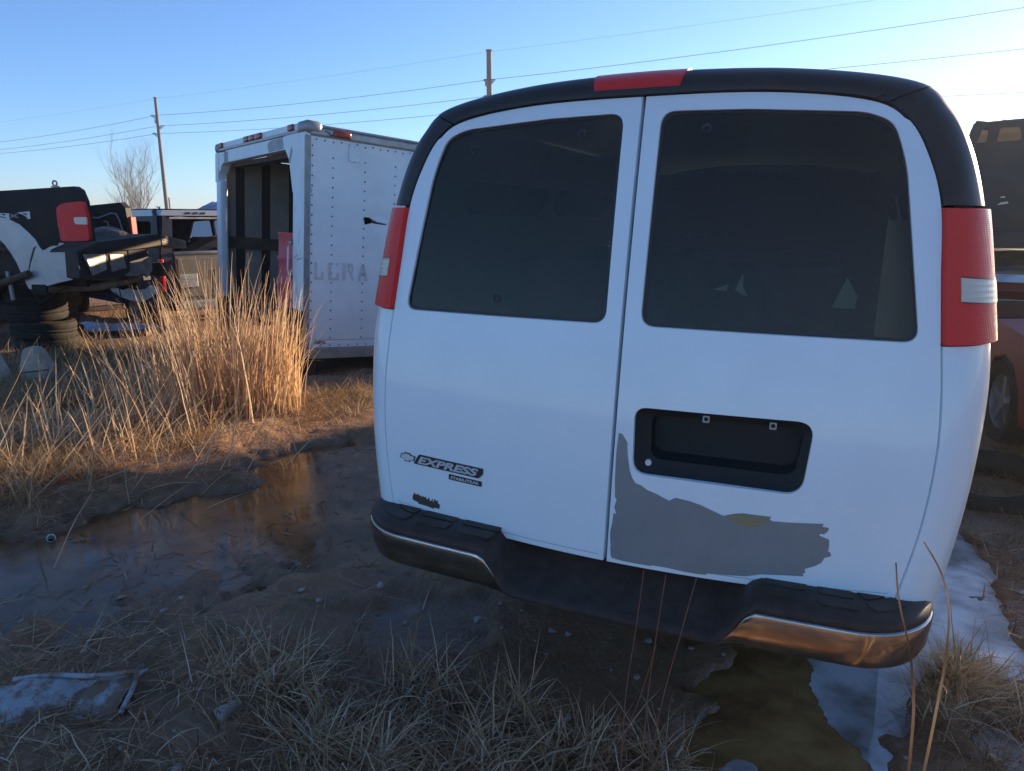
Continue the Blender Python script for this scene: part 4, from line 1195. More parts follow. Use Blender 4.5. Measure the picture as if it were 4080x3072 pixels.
TY = [(.20, -.05), (.23, -.10), (.29, -.115), (.33, -.095), (.345, -.05), (.335, -.02), (.345, 0), (.335, .02), (.345, .05), (.33, .095), (.29, .115), (.23, .10), (.20, .05), (.195, 0)]
tyre_me = None
def old_tyre(loc, rot, lab, grp=None):
    global tyre_me
    if tyre_me is None:
        o = MB().lathe(TY + [TY[0]], 36).build('tyre', M['rubber'], None, True, 40); tyre_me = o.data
    else:
        o = bpy.data.objects.new('tyre', tyre_me); C.objects.link(o)
    o.location = loc; o.rotation_euler = rot
    return tag(o, lab, 'tyre', grp)
lev = ['lowest', 'second lowest', 'third lowest', 'topmost']
for (u, v), w_ in zip(((.42, 1.05), (1.2, 1.75), (.36, 3.3), (1.15, 3.3)), ('the near rear', 'the far rear', 'the near front', 'the far front')):
    p = Vector((-4.6, 7.8, 0)) + P1R @ Vector((u, v, 0)); g0 = float(ground_h(p.x, p.y))
    for k in range(4):
        old_tyre((p.x + random.uniform(-.13, .13), p.y + random.uniform(-.08, .08), g0 + .10 + .218 * k), (R(random.uniform(-6, 6)), R(random.uniform(-6, 6)), R(random.uniform(0, 360))), lev[k] + ' worn tyre in the stack under ' + w_ + ' of the raised pickup', 'tyre stacks carrying the pickup')
# more of the dark underside: springs, spare wheel, hanging wires, cross bars
for u in (.28, 1.30): MB().tube([(u, .45, 1.02), (u, .9, .93), (u, 1.33, .90), (u, 1.8, .94), (u, 2.2, 1.04)], .03, 6).build('leaf_spring', M['steel_rust'], pk)
MB().lathe([(.001, -.03), (.20, -.04), (.24, -.10), (.33, -.09), (.345, 0), (.33, .09), (.24, .10), (.20, .04), (.001, .03)], 30, 'Z', (.78, .42, .93)).build('spare_wheel', M['rubber'], pk, True, 40)
for (a, b_, c) in (((-.02, .9, 1.1), (.05, .7, .78), (.2, .45, .95)), ((.3, -.1, 1.05), (.45, .0, .70), (.7, -.05, .98)), ((.9, -.18, 1.06), (1.0, -.2, .72), (1.15, -.15, .98)), ((-.01, 1.45, 1.3), (-.03, 1.35, .85), (.02, 1.1, 1.0))):
    MB().tube([Vector(a).lerp(Vector(b_), t * 2) if t < .5 else Vector(b_).lerp(Vector(c), t * 2 - 1) for t in np.linspace(0, 1, 11)], .007, 5).build('hanging_wire', M['frame_black'], pk)
MB().tube([(-.03, 1.95, .72), (-.06, 1.2, .95), (-.05, .70, 1.1)], .04, 8).build('bent_bar', M['steel_rust'], pk)
MB().box((-.01, .55, .86), (.02, .74, .98), bevel=.01).build('mud_flap', M['rubber'], pk)

# torn white liner hanging below
tn = [(-.42, 1.02), (-.36, 1.04), (-.30, 1.0), (-.22, .98), (-.12, 1.02), (-.02, .97), (.10, .96), (.20, 1.03), (.34, 1.02), (.26, .92), (.16, .83), (.05, .78), (-.1, .84), (-.26, .88), (-.36, .93)]
t_ = panel('torn_liner', tn[::-1], [], lambda x, y, d: (x, .05 * math.sin(x * 9) + .3 * (y - 1) ** 2 + d, y + .015 * math.sin(x * 14)), M['shred'], None, grid=.05, flange=.006, step=.04)
t_.location = (-4.38, 8.35, .10); t_.rotation_euler = (0, 0, R(20)); t_.scale = (.72, .72, .80)
tag(t_, 'torn sheet of white plastic hanging under the pickup bumper', 'plastic sheet')

# flat sheet painted pale blue in place of sky mirrored in water
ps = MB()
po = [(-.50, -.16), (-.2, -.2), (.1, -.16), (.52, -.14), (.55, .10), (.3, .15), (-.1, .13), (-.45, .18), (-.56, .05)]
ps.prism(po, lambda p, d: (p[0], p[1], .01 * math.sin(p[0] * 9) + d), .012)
pso = ps.build('sky_reflection_sheet', M['painted_sky_blue']); pso.location = (-5.62, 9.98, .20); pso.rotation_euler = (R(11), R(2), R(6))
tag(pso, 'pale blue sheet painted as a sky reflection beyond the pickup bumper', 'metal sheet')
jp = MB()
for k in range(9): jp.box((random.uniform(-.5, .3), random.uniform(-.25, .1), random.uniform(-.2, .02)), (random.uniform(.3, .6), random.uniform(.12, .3), random.uniform(.04, .17)), Matrix.Rotation(R(random.uniform(-25, 25)), 4, 'Z'))
jo = jp.build('scrap', M['steel_rust']); jo.location = (-5.62, 9.98, .02); jo['kind'] = 'stuff'

# ================================================================== dark blue SUV with open tail
SR = Matrix(((.66, -.75, 0), (.75, .66, 0), (0, 0, 1)))
suv = empty('suv', Vector((-4.9, 10, 0)) + SR @ Vector((.93, 0, 0)), SR.to_euler(), 'dark blue SUV without its rear glass, tan tailgate showing', 'suv')
def hw_suv(v, z): return .93 - .10 * max(0, z - 1.15) ** 1.2 - .02 * max(0, .7 - z)
so = [(.04, .42), (.70, .42), (.76, .62), (.92, .78), (1.12, .84), (1.32, .78), (1.48, .62), (1.54, .42), (3.6, .42), (3.66, .62), (3.82, .78), (4.0, .84), (4.2, .78), (4.36, .62), (4.42, .42), (4.75, .42), (4.8, .95), (4.4, 1.10), (3.55, 1.22), (2.85, 1.74), (2.2, 1.82), (.18, 1.81), (.05, 1.72), (-.02, 1.24), (.0, .62)]
sw = [[(.22, 1.30), (.95, 1.30), (.95, 1.67), (.25, 1.66)], [(1.15, 1.30), (1.95, 1.30), (1.95, 1.68), (1.15, 1.67)], [(2.05, 1.30), (3.05, 1.30), (2.72, 1.66), (2.05, 1.68)]]
sw = [round_poly(w, .05, 3) for w in sw]
car_shell(suv, so, sw, hw_suv, M['navy_paint'], None, open_edges=(22, 23, 24), glass_edges=(18,))
MB().prism([(-.86, 1.74), (.86, 1.74), (.82, 1.815), (-.82, 1.815)], lambda p, d: (p[0], -.02 + d, p[1]), .20).build('roof_spoiler', M['slate_roof'], suv)
MB().add([(-.78, .18, 1.835), (.78, .18, 1.835), (.78, 2.4, 1.85), (-.78, 2.4, 1.85)], [(0, 1, 2, 3)]).build('roof_skin', M['slate_roof'], suv)
for s in (-1, 1):
    MB().prism([(.93, .45), (.90, .9), (.905, 1.24), (.86, 1.50), (.83, 1.74), (.70, 1.70), (.745, 1.24), (.74, .62), (.80, .45)], lambda p, d, s=s: (s * p[0], -.025 + d, p[1]), .10).build('rear_pillar', M['navy_paint'], suv)
    MB().box((s * .905 - .03, -.05, .70), (s * .905 + .02, .05, 1.15), bevel=.012).build('tail_lamp', M['red_lens'], suv)
MB().prism([(-.74, 1.695), (.74, 1.695), (.74, 1.72), (-.74, 1.72)], lambda p, d: (p[0], -.03 + d, p[1]), .012).build('glass_edge', M['dull_chrome'], suv)
for s in (-1, 1): MB().prism([(.15, 1.735), (2.75, 1.72), (2.2, 1.815), (.20, 1.82)], lambda p, d, s=s: (s * (hw_suv(p[0], p[1]) + .012 - d), p[0], p[1]), .02).build('roof_rail', M['slate_roof'], suv)
sp = MB()
for k in range(3): sp.prism(round_poly([(-.52 + .11 * k, 1.755), (-.44 + .11 * k, 1.76), (-.44 + .11 * k, 1.79), (-.52 + .11 * k, 1.785)], .01, 2), lambda p, d: (p[0], -.023 + d, p[1]), .004)
sp.build('spoiler_hole', M['dark_inside'], suv)
tg = MB().box((-.73, -.03, .56), (.73, .06, 1.22), bevel=.015).build('tailgate', M['tan_trim'], suv)
MB().box((-.74, -.045, 1.20), (.74, .07, 1.245), bevel=.012).build('gate_rim', M['galv'], tg, True)
MB().box((-.70, -.045, .60), (.70, -.028, 1.15), bevel=.008).build('gate_panel', M['tan_trim'], tg)
for x in (-.18, .02, .22, .42): MB().box((x, -.055, .66), (x + .16, -.043, .98), bevel=.006).build('gate_rib', M['tan_trim'], tg)
MB().box((.10, -.055, 1.0), (.34, -.043, 1.13), bevel=.006).build('gate_rib', M['tan_trim'], tg)
MB().box((-.70, -.07, .74), (-.44, -.04, .93), bevel=.008).build('latch_recess', M['dull_chrome'], tg)
for z in (.78, .82, .86): MB().box((-.66, -.075, z), (-.50, -.068, z + .022)).build('latch_bar', M['alloy'], tg)
cs = MB().prism(round_poly([(-.36, 1.22), (.05, 1.42), (.30, 1.46), (.80, 1.22), (.74, 1.18), (.30, 1.34), (.0, 1.30), (-.3, 1.16)], .03, 3), lambda p, d: (p[0], .22 + d, p[1]), .45).build('seat_cushion', M['cushion'], None, True, 50)
cs.location = suv.location; cs.rotation_euler = suv.rotation_euler
tag(cs, 'loose brown seat cushion lying in the SUV tail opening', 'cushion')
for x in (-.45, .45): MB().box((x - .3, 1.2, .62), (x + .3, 1.4, 1.42), bevel=.05).build('seat_back', M['dark_inside'], suv, True)
MB().box((-.85, .1, .50), (.85, 4.3, .58)).build('floor_pan', M['dark_inside'], suv)
MB().box((-.75, -.16, .42), (.75, -.02, .56), bevel=.03).build('bumper', M['galv'], suv)
for v in (1.12, 4.0):
    for s in (-1, 1): wheel('wheel', suv, (s * .80, v, .36), .37, .24, M['dull_chrome'], side=s)

# ================================================================== vehicles on the right
def generic(name, loc, az, label, cat, outline, holes, hw, paint, open_edges=(), glass_edges=(), wheels=(), rim=None, wr=.32, grid=.18, holes_glass=None, spokes=5):
    t = empty(name, loc, (0, 0, -R(az)), label, cat)
    car_shell(t, outline, holes, hw, paint, holes_glass, open_edges, glass_edges, grid=grid)
    for v in wheels:
        for s in (-1, 1):
            wheel('wheel', t, (s * (hw(v, .5) - .10), v, wr), wr, .21, rim or M['alloy'], spokes, side=s)
    return t
# maroon car: its left front corner and wheel show past the van
rc_o = [(.10, .25), (.52, .24), (.58, .48), (.72, .64), (.90, .69), (1.08, .64), (1.22, .48), (1.28, .24), (3.35, .24), (3.40, .48), (3.54, .64), (3.72, .69), (3.90, .64), (4.04, .48), (4.1, .24), (4.45, .26), (4.5, .75), (4.35, .95), (3.65, .90), (2.95, .93), (1.95, .93), (1.15, .92), (.35, .84), (.0, .70), (-.02, .45)]
rc_w = []
def hw_red(v, z): return .87 - .22 * max(0, z - .95) - .03 * max(0, .5 - z) - .10 * max(0, .5 - v) ** 1.5
fw = Vector((math.sin(R(15)), math.cos(R(15)), 0)); rt = Vector((fw.y, -fw.x, 0))
rp = Vector((3.68, 5.22, 0)) - fw * .90 + rt * .87
red = generic('maroon_car', rp, 15, 'crushed maroon car whose near wheel shows beyond the van', 'car', rc_o, rc_w, hw_red, M['maroon_paint'], open_edges=(18, 19, 20), wheels=(.90, 3.72), wr=.33, rim=M['alloy'])
MB().box((-.76, 1.2, .30), (.76, 3.6, .66)).build('seat_block', M['dark_inside'], red)

# pale sedan with a crushed roof carrying a charcoal minivan
ws_o = [(.10, .25), (.62, .24), (.70, .5), (.85, .64), (1.0, .67), (1.15, .64), (1.3, .5), (1.38, .24), (3.4, .24), (3.48, .5), (3.63, .64), (3.78, .67), (3.93, .64), (4.08, .5), (4.16, .24), (4.6, .26), (4.62, .8), (4.4, .98), (3.6, 1.05), (3.1, 1.20), (1.8, 1.22), (1.2, 1.10), (.1, 1.02), (.0, .85), (-.02, .45)]
def hw_sed(v, z): return .88 - .10 * max(0, z - .85)
ws_w = [round_poly([(1.5, 1.0), (2.35, 1.0), (2.35, 1.15), (1.8, 1.15)], .03, 2), round_poly([(2.45, 1.0), (3.3, 1.0), (3.05, 1.14), (2.45, 1.15)], .03, 2)]
wsp = Vector((6.24, 8.48, 0))
sed = generic('pale_sedan', wsp, 31, 'pale grey sedan with crushed roof, squashed beneath the charcoal minivan', 'car', ws_o, ws_w, hw_sed, M['sedan_white'], wheels=(1.0, 3.78))
MB().box((-.84, -.06, .42), (.84, .02, .62), bevel=.03).build('bumper', M['charcoal_paint'], sed)
mv_o = [(.02, .32), (.55, .32), (.62, .55), (.78, .70), (.95, .75), (1.12, .70), (1.28, .55), (1.35, .32), (3.5, .32), (3.57, .55), (3.73, .70), (3.9, .75), (4.07, .70), (4.23, .55), (4.3, .32), (4.6, .35), (4.65, .85), (4.2, 1.02), (3.6, 1.08), (2.75, 1.55), (2.0, 1.60), (.25, 1.58), (.12, 1.50), (-.02, .95), (-.02, .6)]
mv_o = [(v, z * 1.14) for v, z in mv_o]
def hw_mv(v, z): return .93 - .16 * max(0, z - 1.08)
mv_w = [round_poly(w, .05, 3) for w in ([(.22, 1.35), (.85, 1.32), (.85, 1.66), (.28, 1.66)], [(1.05, 1.32), (1.9, 1.30), (1.9, 1.67), (1.05, 1.67)], [(2.0, 1.30), (3.1, 1.28), (2.7, 1.65), (2.0, 1.67)])]
mvn = generic('charcoal_minivan', wsp + Vector((-.10, -.05, 1.01)), 31, 'charcoal wrecked minivan stacked on top of the pale sedan', 'minivan', mv_o, mv_w, hw_mv, M['charcoal_paint'], open_edges=(18, 22), glass_edges=(), wheels=(.95, 3.9))
lg_w = [round_poly([(-.80, 1.56), (-.66, 1.56), (-.655, 1.70), (-.775, 1.71)], .025, 3), round_poly([(-.56, 1.56), (-.32, 1.57), (-.35, 1.72), (-.54, 1.72)], .03, 3), round_poly([(-.22, 1.56), (.62, 1.56), (.58, 1.72), (-.18, 1.72)], .04, 3)]
panel('liftgate', [(-.91, 1.08), (.91, 1.08), (.87, 1.45), (.80, 1.79), (-.80, 1.79), (-.87, 1.45)], lg_w, lambda x, y, d: (x, .0 + .18 * max(0, y - 1.1) + d, y), M['charcoal_paint'], mvn, grid=.12, flange=.02, step=.08)
MB().prism([(-.89, .5), (.89, .5), (.89, 1.10), (-.89, 1.10)], lambda p, d: (p[0], -.03 + d, p[1]), .04).build('tailgate', M['charcoal_paint'], mvn)
MB().box((-.9, .05, .34), (.9, 4.2, .40)).build('floor_pan', M['dark_inside'], mvn)
for s in (-1, 1):
    MB().prism([(.93, .92), (.92, 1.25), (.835, 1.70), (.79, 1.80), (.68, 1.78), (.73, 1.66), (.80, 1.36), (.80, .92)], lambda p, d, s=s: (s * p[0], -.045 + d, p[1]), .16).build('rear_pillar', M['charcoal_paint'], mvn)
    MB().box((s * .84 - .05, -.05, .80), (s * .84 + .05, .05, 1.1), bevel=.02).build('lamp_hole', M['dark_inside'], mvn)
MB().box((-.55, .9, .5), (.55, 1.1, 1.15), bevel=.05).build('seat_back', M['dark_inside'], mvn)
MB().box((-.9, -.10, .34), (.9, .0, .52), bevel=.03).build('bumper', M['charcoal_paint'], mvn)
MB().tube([(-.5, .5, 1.84), (-.5, 2.2, 1.86)], .018, 6).build('roof_bar', M['frame_black'], mvn)
for k in range(9):
    a = (-.45 + .13 * (k % 5) + random.uniform(-.04, .04), .86 + .05 * (k // 5) + random.uniform(-.03, .03)); q = random.uniform(.05, .12)
    MB().prism([(a[0], a[1]), (a[0] + q, a[1] + random.uniform(-.03, .03)), (a[0] + q * .9, a[1] + q * .35), (a[0] + q * .3, a[1] + q * .25)], lambda p, d: (p[0], -.045 + d, p[1]), .004).build('broken_glass', M['clear_lens'], mvn)

# black sedan behind the raised pickup
bko = generic('black_sedan', Vector((-7.6, 11.55, 0)), -80, 'black sedan standing in the shade behind the raised pickup', 'car', ws_o, ws_w, hw_sed, M['black_paint'], wheels=(1.0, 3.78))
for s in (-1, 1): MB().box((s * .62 - .2, -.03, .68), (s * .62 + .2, .04, .86), bevel=.02).build('tail_lamp', M['red_lens'], bko)
MB().box((-.84, -.06, .42), (.84, .02, .62), bevel=.03).build('bumper', M['black_paint'], bko)

# unseen van added ahead of the white van to shade the ground
cv_o = [(.02, .32), (.62, .32), (.70, .6), (.9, .74), (1.05, .77), (1.2, .74), (1.4, .6), (1.48, .32), (3.7, .32), (3.78, .6), (3.93, .74), (4.1, .77), (4.27, .74), (4.42, .6), (4.5, .32), (5.2, .36), (5.25, .95), (4.6, 1.18), (3.95, 2.05), (3.7, 2.12), (.15, 2.12), (.0, 1.95), (-.02, .6)]
def hw_cv(v, z): return .98 - .08 * max(0, z - 1.2)
cv = generic('shadow_van', (4.35, 9.35, 0), 47, 'grey cargo van added unseen ahead of the white passenger van for its ground shadow', 'van', cv_o, [], hw_cv, M['silver_paint'], glass_edges=(17,), wheels=(1.05, 4.1), wr=.36)
for s in (-1, 1): MB().box((s * .88 - .06, -.05, .95), (s * .88 + .06, .03, 1.4), bevel=.015).build('tail_lamp', M['red_lens'], cv)

# tyre lying in the mud on the right
ty = MB()
prof = [(.21, -.05), (.24, -.09), (.30, -.11), (.335, -.09), (.35, -.05), (.35, .05), (.335, .09), (.30, .11), (.24, .09), (.21, .05), (.205, 0)]
ty.lathe(prof + [prof[0]], 40)
tyo = ty.build('tyre', M['rubber'], None, True, 40)
tyo.location = (3.02, 4.25, .02); tyo.rotation_euler = (R(7), R(-9), 0); tyo.scale = (1.1, 1.1, .8)
tag(tyo, 'bald muddy tyre lying flat beside the maroon car', 'tyre')

# ================================================================== far things: poles, wires, tree, shed, shrub
def pole(x, y, top, label, arms, tw=.13):
    t = empty('utility_pole', (x, y, 0), (0, 0, 0), label, 'utility pole', 'utility poles of one line')
    MB().tube([(0, 0, -.3), (0, 0, top * .5), (0, 0, top)], [tw * 1.5, tw * 1.25, tw], 14).build('shaft', M['pole_wood'], t, True, 50)
    MB().lathe([(.001, .06), (tw * 1.25, .05), (tw * 1.3, 0), (tw, -.06)], 14, 'Z', (0, 0, top)).build('cap', M['pole_wood'], t)
    for dx, dz in arms:
        MB().tube([(0, 0, dz - .25), (dx * .55, 0, dz + .02), (dx, 0, dz)], .035, 6).build('arm', M['frame_black'], t)
        ins = MB()
        for k in range(4): ins.lathe([(.001, -.03), (.07, -.02), (.07, .02), (.001, .03)], 10, 'Z', (dx * (.35 + .18 * k), 0, dz - .22 + .07 * k))
        ins.build('insulator', M['frame_black'], t)
    MB().box((-.1 - tw, -.06, top * .83), (-tw, .06, top * .83 + .3)).build('pole_box', M['galv'], t)
    return t
PZ = {}
PX = [(-55.0, 75.2, 11.0), (-28.3, 60.0, 11.25), (-1.35, 45.0, 11.45), (25.6, 30.0, 11.6)]
pole(*PX[1], 'thin leaning grey utility pole standing beside the bare tree', [(-.5, 9.95), (.5, 9.15), (-.5, 8.58)], .11)
pole(*PX[2], 'dark utility pole rising behind the roof of the white van', [(-.32, 9.86), (-.32, 8.96), (.35, 9.86), (.35, 8.93), (-.3, 8.2)], .15)
pole(*PX[0], 'farthest utility pole of the line, beyond the pickup', [(-.5, 9.5), (.5, 8.6), (-.5, 8.1)], .12)
pole(*PX[3], 'nearest utility pole of the line, to the right past the stacked minivan', [(-.32, 10.0), (-.32, 8.7), (.35, 7.2)], .15)
LV = [(11.0, 11.2, 11.4, 11.6), (9.15, 9.95, 9.86, 10.6), (8.5, 9.15, 8.96, 8.85), (8.2, 8.58, 8.2, 6.95)]
wlab = ['topmost thin ground wire of the overhead line', 'uppermost heavy conductor of the overhead line', 'middle conductor of the overhead line', 'lowest conductor of the overhead line']
for li, zs in enumerate(LV):
    pts = []
    for k in range(3):
        a = Vector((PX[k][0], PX[k][1], zs[k])); b = Vector((PX[k + 1][0], PX[k + 1][1], zs[k + 1]))
        for j in range(16):
            f = j / 16
            p = a.lerp(b, f); p.z -= 4 * (.22 if li else .12) * f * (1 - f); pts.append(p)
    pts.append(Vector((PX[3][0], PX[3][1], zs[3])))
    e = Vector((48, 17.5, zs[3])); pts.append(e)
    o = MB().tube(pts, .005 if li == 0 else .0125, 6).build('overhead_wire', M['wire_dark'])
    tag(o, wlab[li], 'wire', 'overhead wires between the poles')

def bare_tree(name, x, y, h, spread, label, seed, trunks=5):
    rnd = random.Random(seed)
    t = empty(name, (x, y, 0), (0, 0, 0), label, 'tree')
    tr = MB(); tw = MB()
    def grow_(p, d, L, r, lev):
        pts = [p]; rads = [r]
        n = 5
        for i in range(n):
            d = (d + Vector((rnd.gauss(0, .09), rnd.gauss(0, .09), .05 + rnd.gauss(0, .04)))).normalized()
            p = p + d * L / n; pts.append(p); rads.append(r * (1 - .55 * (i + 1) / n))
        (tr if lev < 2 else tw).tube(pts, rads, 7 if lev == 0 else (5 if lev < 2 else 3), caps=False)
        if lev >= 4: return
        kids = (6, 6, 5, 3)[lev]
        for k in range(kids):
            i = rnd.randint(1, n) if k else n
            a = rnd.uniform(0, 2 * math.pi); s = rnd.uniform(.25, .75) * spread
            dd = (d + Vector((math.cos(a) * s, math.sin(a) * s, rnd.uniform(-.05, .35)))).normalized()
            grow_(pts[i], dd, L * rnd.uniform(.45, .72), rads[i] * .62, lev + 1)
    for k in range(trunks):
        a = 2 * math.pi * k / trunks + rnd.uniform(-.3, .3)
        grow_(Vector((.25 * math.cos(a), .25 * math.sin(a), -.1)), Vector((math.cos(a) * .42 * rnd.uniform(.5, 1.2), math.sin(a) * .42, 1)).normalized(), h * .46 * rnd.uniform(.8, 1.1), .085, 0)
    tr.build('trunk', M['bark'], t, True)
    tw.build('crown', M['bark'], t)
    return t
bare_tree('bare_tree', -41.6, 80, 12.0, 1.2, 'leafless multi-stemmed tree standing beyond the dark blue SUV', 5, 7)

shed = empty('metal_shed', (-17.9, 40.5, 0), (0, 0, R(-14)), 'small shed with a ribbed blue metal roof behind the SUV', 'shed')
MB().box((0, 0, 0), (6.5, 4.5, 2.05)).build('wall', M['shed_wall'], shed)
MB().prism([(-.05, 2.0), (2.3, 2.75), (4.6, 2.0)], lambda p, d: (0 + d, p[0], p[1]), .12).build('gable', M['shed_wall'], shed)
rfs = MB().add([(-.15, -.25, 2.0), (6.7, -.25, 2.0), (6.7, 2.3, 2.8), (-.15, 2.3, 2.8), (6.7, 4.85, 2.0), (-.15, 4.85, 2.0)], [(0, 1, 2, 3), (3, 2, 4, 5)]).build('roof', M['blue_roof'], shed)
for k in range(12):
    x = -.1 + k * .6
    MB().add([(x, -.26, 2.015), (x + .06, -.26, 2.015), (x + .06, 2.3, 2.84), (x, 2.3, 2.84)], [(0, 1, 2, 3)]).build('roof_rib', M['decal_blue'], rfs)
for z, y in ((2.22, .37), (2.50, 1.27)):
    MB().add([(-.1, y, z + .035), (6.6, y, z + .035), (6.6, y + .12, z + .07), (-.1, y + .12, z + .07)], [(0, 1, 2, 3)]).build('roof_seam', M['decal_blue'], rfs)
def leaf_ball(name, loc, rx, rz, n, m, label, cat):
    mb = MB(); rnd = random.Random(4)
    for i in range(n):
        a = rnd.uniform(0, 6.28); r = rx * math.sqrt(rnd.random()); z = rnd.random()
        p = Vector((r * math.cos(a) * (1 - .5 * z), r * math.sin(a) * (1 - .5 * z), rz * z * (1 - .45 * (r / rx) ** 2)))
        d1 = Vector((rnd.gauss(0, 1), rnd.gauss(0, 1), rnd.gauss(0, 1))).normalized() * .12; d2 = Vector((rnd.gauss(0, 1), rnd.gauss(0, 1), rnd.gauss(0, 1))).normalized() * .07
        mb.add([p - d1, p + d2, p + d1, p - d2], [(0, 1, 2, 3)])
    o = mb.build(name, m); o.location = loc
    return tag(o, label, cat)
leaf_ball('shrub', (-24.1, 50, 0), 1.1, 2.75, 900, M['shrub_dark'], 'dark round shrub peeping over the SUV roof', 'shrub')
pst = MB().tube([(0, 0, 0), (0, 0, 3.35)], .05, 8).build('fence_post', M['pole_wood']); pst.location = (-24.3, 52, 0)
tag(pst, 'short bare post standing next to the leaning utility pole', 'post')
# far scrub along the horizon
sc2 = MB(); rnd = random.Random(21)
for k in range(2600):
    a = R(rnd.uniform(-60, 60)); d = rnd.uniform(240, 330); h = rnd.uniform(1.5, 5.5) * (.6 + .8 * float(vnoise(np.array(a * 14), np.array(2.0))))
    x, y = d * math.sin(a), d * math.cos(a); w = rnd.uniform(.5, 1.6)
    sc2.add([(x - w, y, 0), (x + w, y + rnd.uniform(-1, 1), 0), (x + w * .5, y, h * .7), (x, y, h), (x - w * .7, y, h * .6)], [(0, 1, 2, 3, 4)])
o = sc2.build('scrub', M['bark']); tag(o, kind='stuff')

# ================================================================== small things on the ground
def block(x, y, lab, rz, s=1.0, tilt=0):
    o = MB().prism([(-.16, 0), (.16, 0), (.19, .32), (.06, .62), (-.10, .64), (-.19, .36)], lambda p, d: (p[0] * s, d * s - .12 * s, p[1] * s), .26)
    t = empty('concrete_block', (x, y, float(ground_h(x, y)) - .06), (R(tilt), 0, R(rz)), lab, 'block', 'tapered concrete blocks by the pickup')
    bm = bmesh.new(); tmp = o.build('block_body', M['concrete'], t)
    bm.from_mesh(tmp.data); bmesh.ops.bevel(bm, geom=bm.edges[:], offset=.015, segments=2, affect='EDGES'); bm.to_mesh(tmp.data); bm.free()
    MB().tube([(-.19 * s, -.125 * s, .30 * s), (.19 * s, -.125 * s, .34 * s)], .006, 5).build('seam', M['steel_rust'], t)
block(-4.60, 6.75, 'tan tapered concrete block standing in front of the pickup', 8, .70)
block(-4.93, 6.62, 'chipped concrete block at the photo edge, cut by a shadow', -14, .66, 5)

def blob(name, loc, size, m, seed, label, cat, group=None, rz=0, sub=3):
    bm = bmesh.new(); bmesh.ops.create_icosphere(bm, subdivisions=sub, radius=1)
    for v in bm.verts:
        c = v.co
        k = .78 + .5 * float(fbm(np.array(c.x * 1.3 + seed), np.array(c.y * 1.3 + c.z * 1.7 + seed * 2.0), 3))
        c2 = Vector((max(-.8, min(.8, c.x)), max(-.75, min(.75, c.y)), max(-.6, min(.65, c.z))))
        v.co = Vector((c2.x * size[0] * k, c2.y * size[1] * k, c2.z * size[2] * k))
    mb = MB(); mb.add_bm(bm)
    o = mb.build(name, m, None, True, 28); o.location = loc; o.rotation_euler = (0, 0, R(rz))
    return tag(o, label, cat, group)
blob('rock', (.69, 1.84, -.01), (.085, .06, .06), M['stone'], 3, 'pale grey rock at the puddle edge near the bottom of the photo', 'rock', 'loose rocks in the mud', 30)
blob('rock', (-3.7, 7.0, .05), (.12, .08, .09), M['concrete'], 9, 'small tan rock lying between the blocks and the reeds', 'rock', 'loose rocks in the mud', 10)
blob('rock', (-1.30, 2.62, .0), (.035, .025, .025), M['pebble'], 12, 'small pale stone resting on the wet mud before the van', 'rock', 'loose rocks in the mud', 0, 2)
blob('rock', (-.97, 2.12, .02), (.05, .035, .03), M['pebble'], 14, 'light stone lying among straw below the left bumper end', 'rock', 'loose rocks in the mud', 50, 2)
bd = MB().box((-.35, -.09, 0), (.35, .09, .05), bevel=.01).build('board', M['rot_board']); bd.location = (-3.55, 8.0, .05); bd.rotation_euler = (R(8), R(4), R(-25))
tag(bd, 'short brown board lying in the dirt behind the reeds', 'board')
st_ = MB().box((-.22, -.05, 0), (.22, .05, .03), bevel=.008).build('plank', M['rot_board']); st_.location = (-5.25, 7.5, .17); st_.rotation_euler = (R(5), R(-4), R(20))
tag(st_, 'weathered short plank lying behind the concrete blocks', 'plank')
cp = empty('plastic_tube', (-2.55, 3.64, float(ground_h(-2.55, 3.64)) + .03), (R(70), 0, R(35)), 'white plastic tube lying in grass on the bank edge', 'plastic tube')
MB().lathe([(.001, 0), (.020, 0), (.022, .01), (.022, .085), (.018, .09), (.018, .02), (.001, .02)], 20).build('tube_shell', M['cap_white'], cp, True, 40)

# broken grey bumper cover half buried at the lower left
bc = empty('bumper_cover', (-1.66, 2.14, .0), (0, 0, R(4)), 'broken grey plastic bumper cover half buried in gravel', 'bumper cover')
bc.location.z = float(ground_h(-1.66, 2.14)) - .03
mb = MB(); vs = []; fs = []; nx_, ny_ = 26, 8
for i in range(nx_):
    x = -.42 + .72 * i / (nx_ - 1)
    for j in range(ny_):
        f = j / (ny_ - 1)
        y = -.11 + .20 * f; z = .075 * math.sin(f * math.pi * .62) ** .8 - .012 * math.sin(x * 9) + .02 * (x + .4)
        if .05 < x < .13: z -= .02
        if -.20 < x < -.12: z -= .022
        vs.append((x + .05 * f, y + .03 * math.sin(x * 4), z))
fs = [(i * ny_ + j, (i + 1) * ny_ + j, (i + 1) * ny_ + j + 1, i * ny_ + j + 1) for i in range(nx_ - 1) for j in range(ny_ - 1)]
bo_ = mb.add(vs, fs).build('cover_shell', M['plastic_grey'], bc, True, 50)
md = bo_.modifiers.new('thickness', 'SOLIDIFY'); md.thickness = .005
lip = [(-.10 + .42 * k / 16, .085 + .012 * math.sin(k * .4), .078 + .014 * (k / 16) + .02 * max(0, k - 13) / 3 * 0) for k in range(17)]
MB().tube(lip + [(.335, .06, .085), (.335, .0, .06), (.325, -.06, .03)], .009, 8).build('cover_lip', M['plastic_grey'], bc, True)

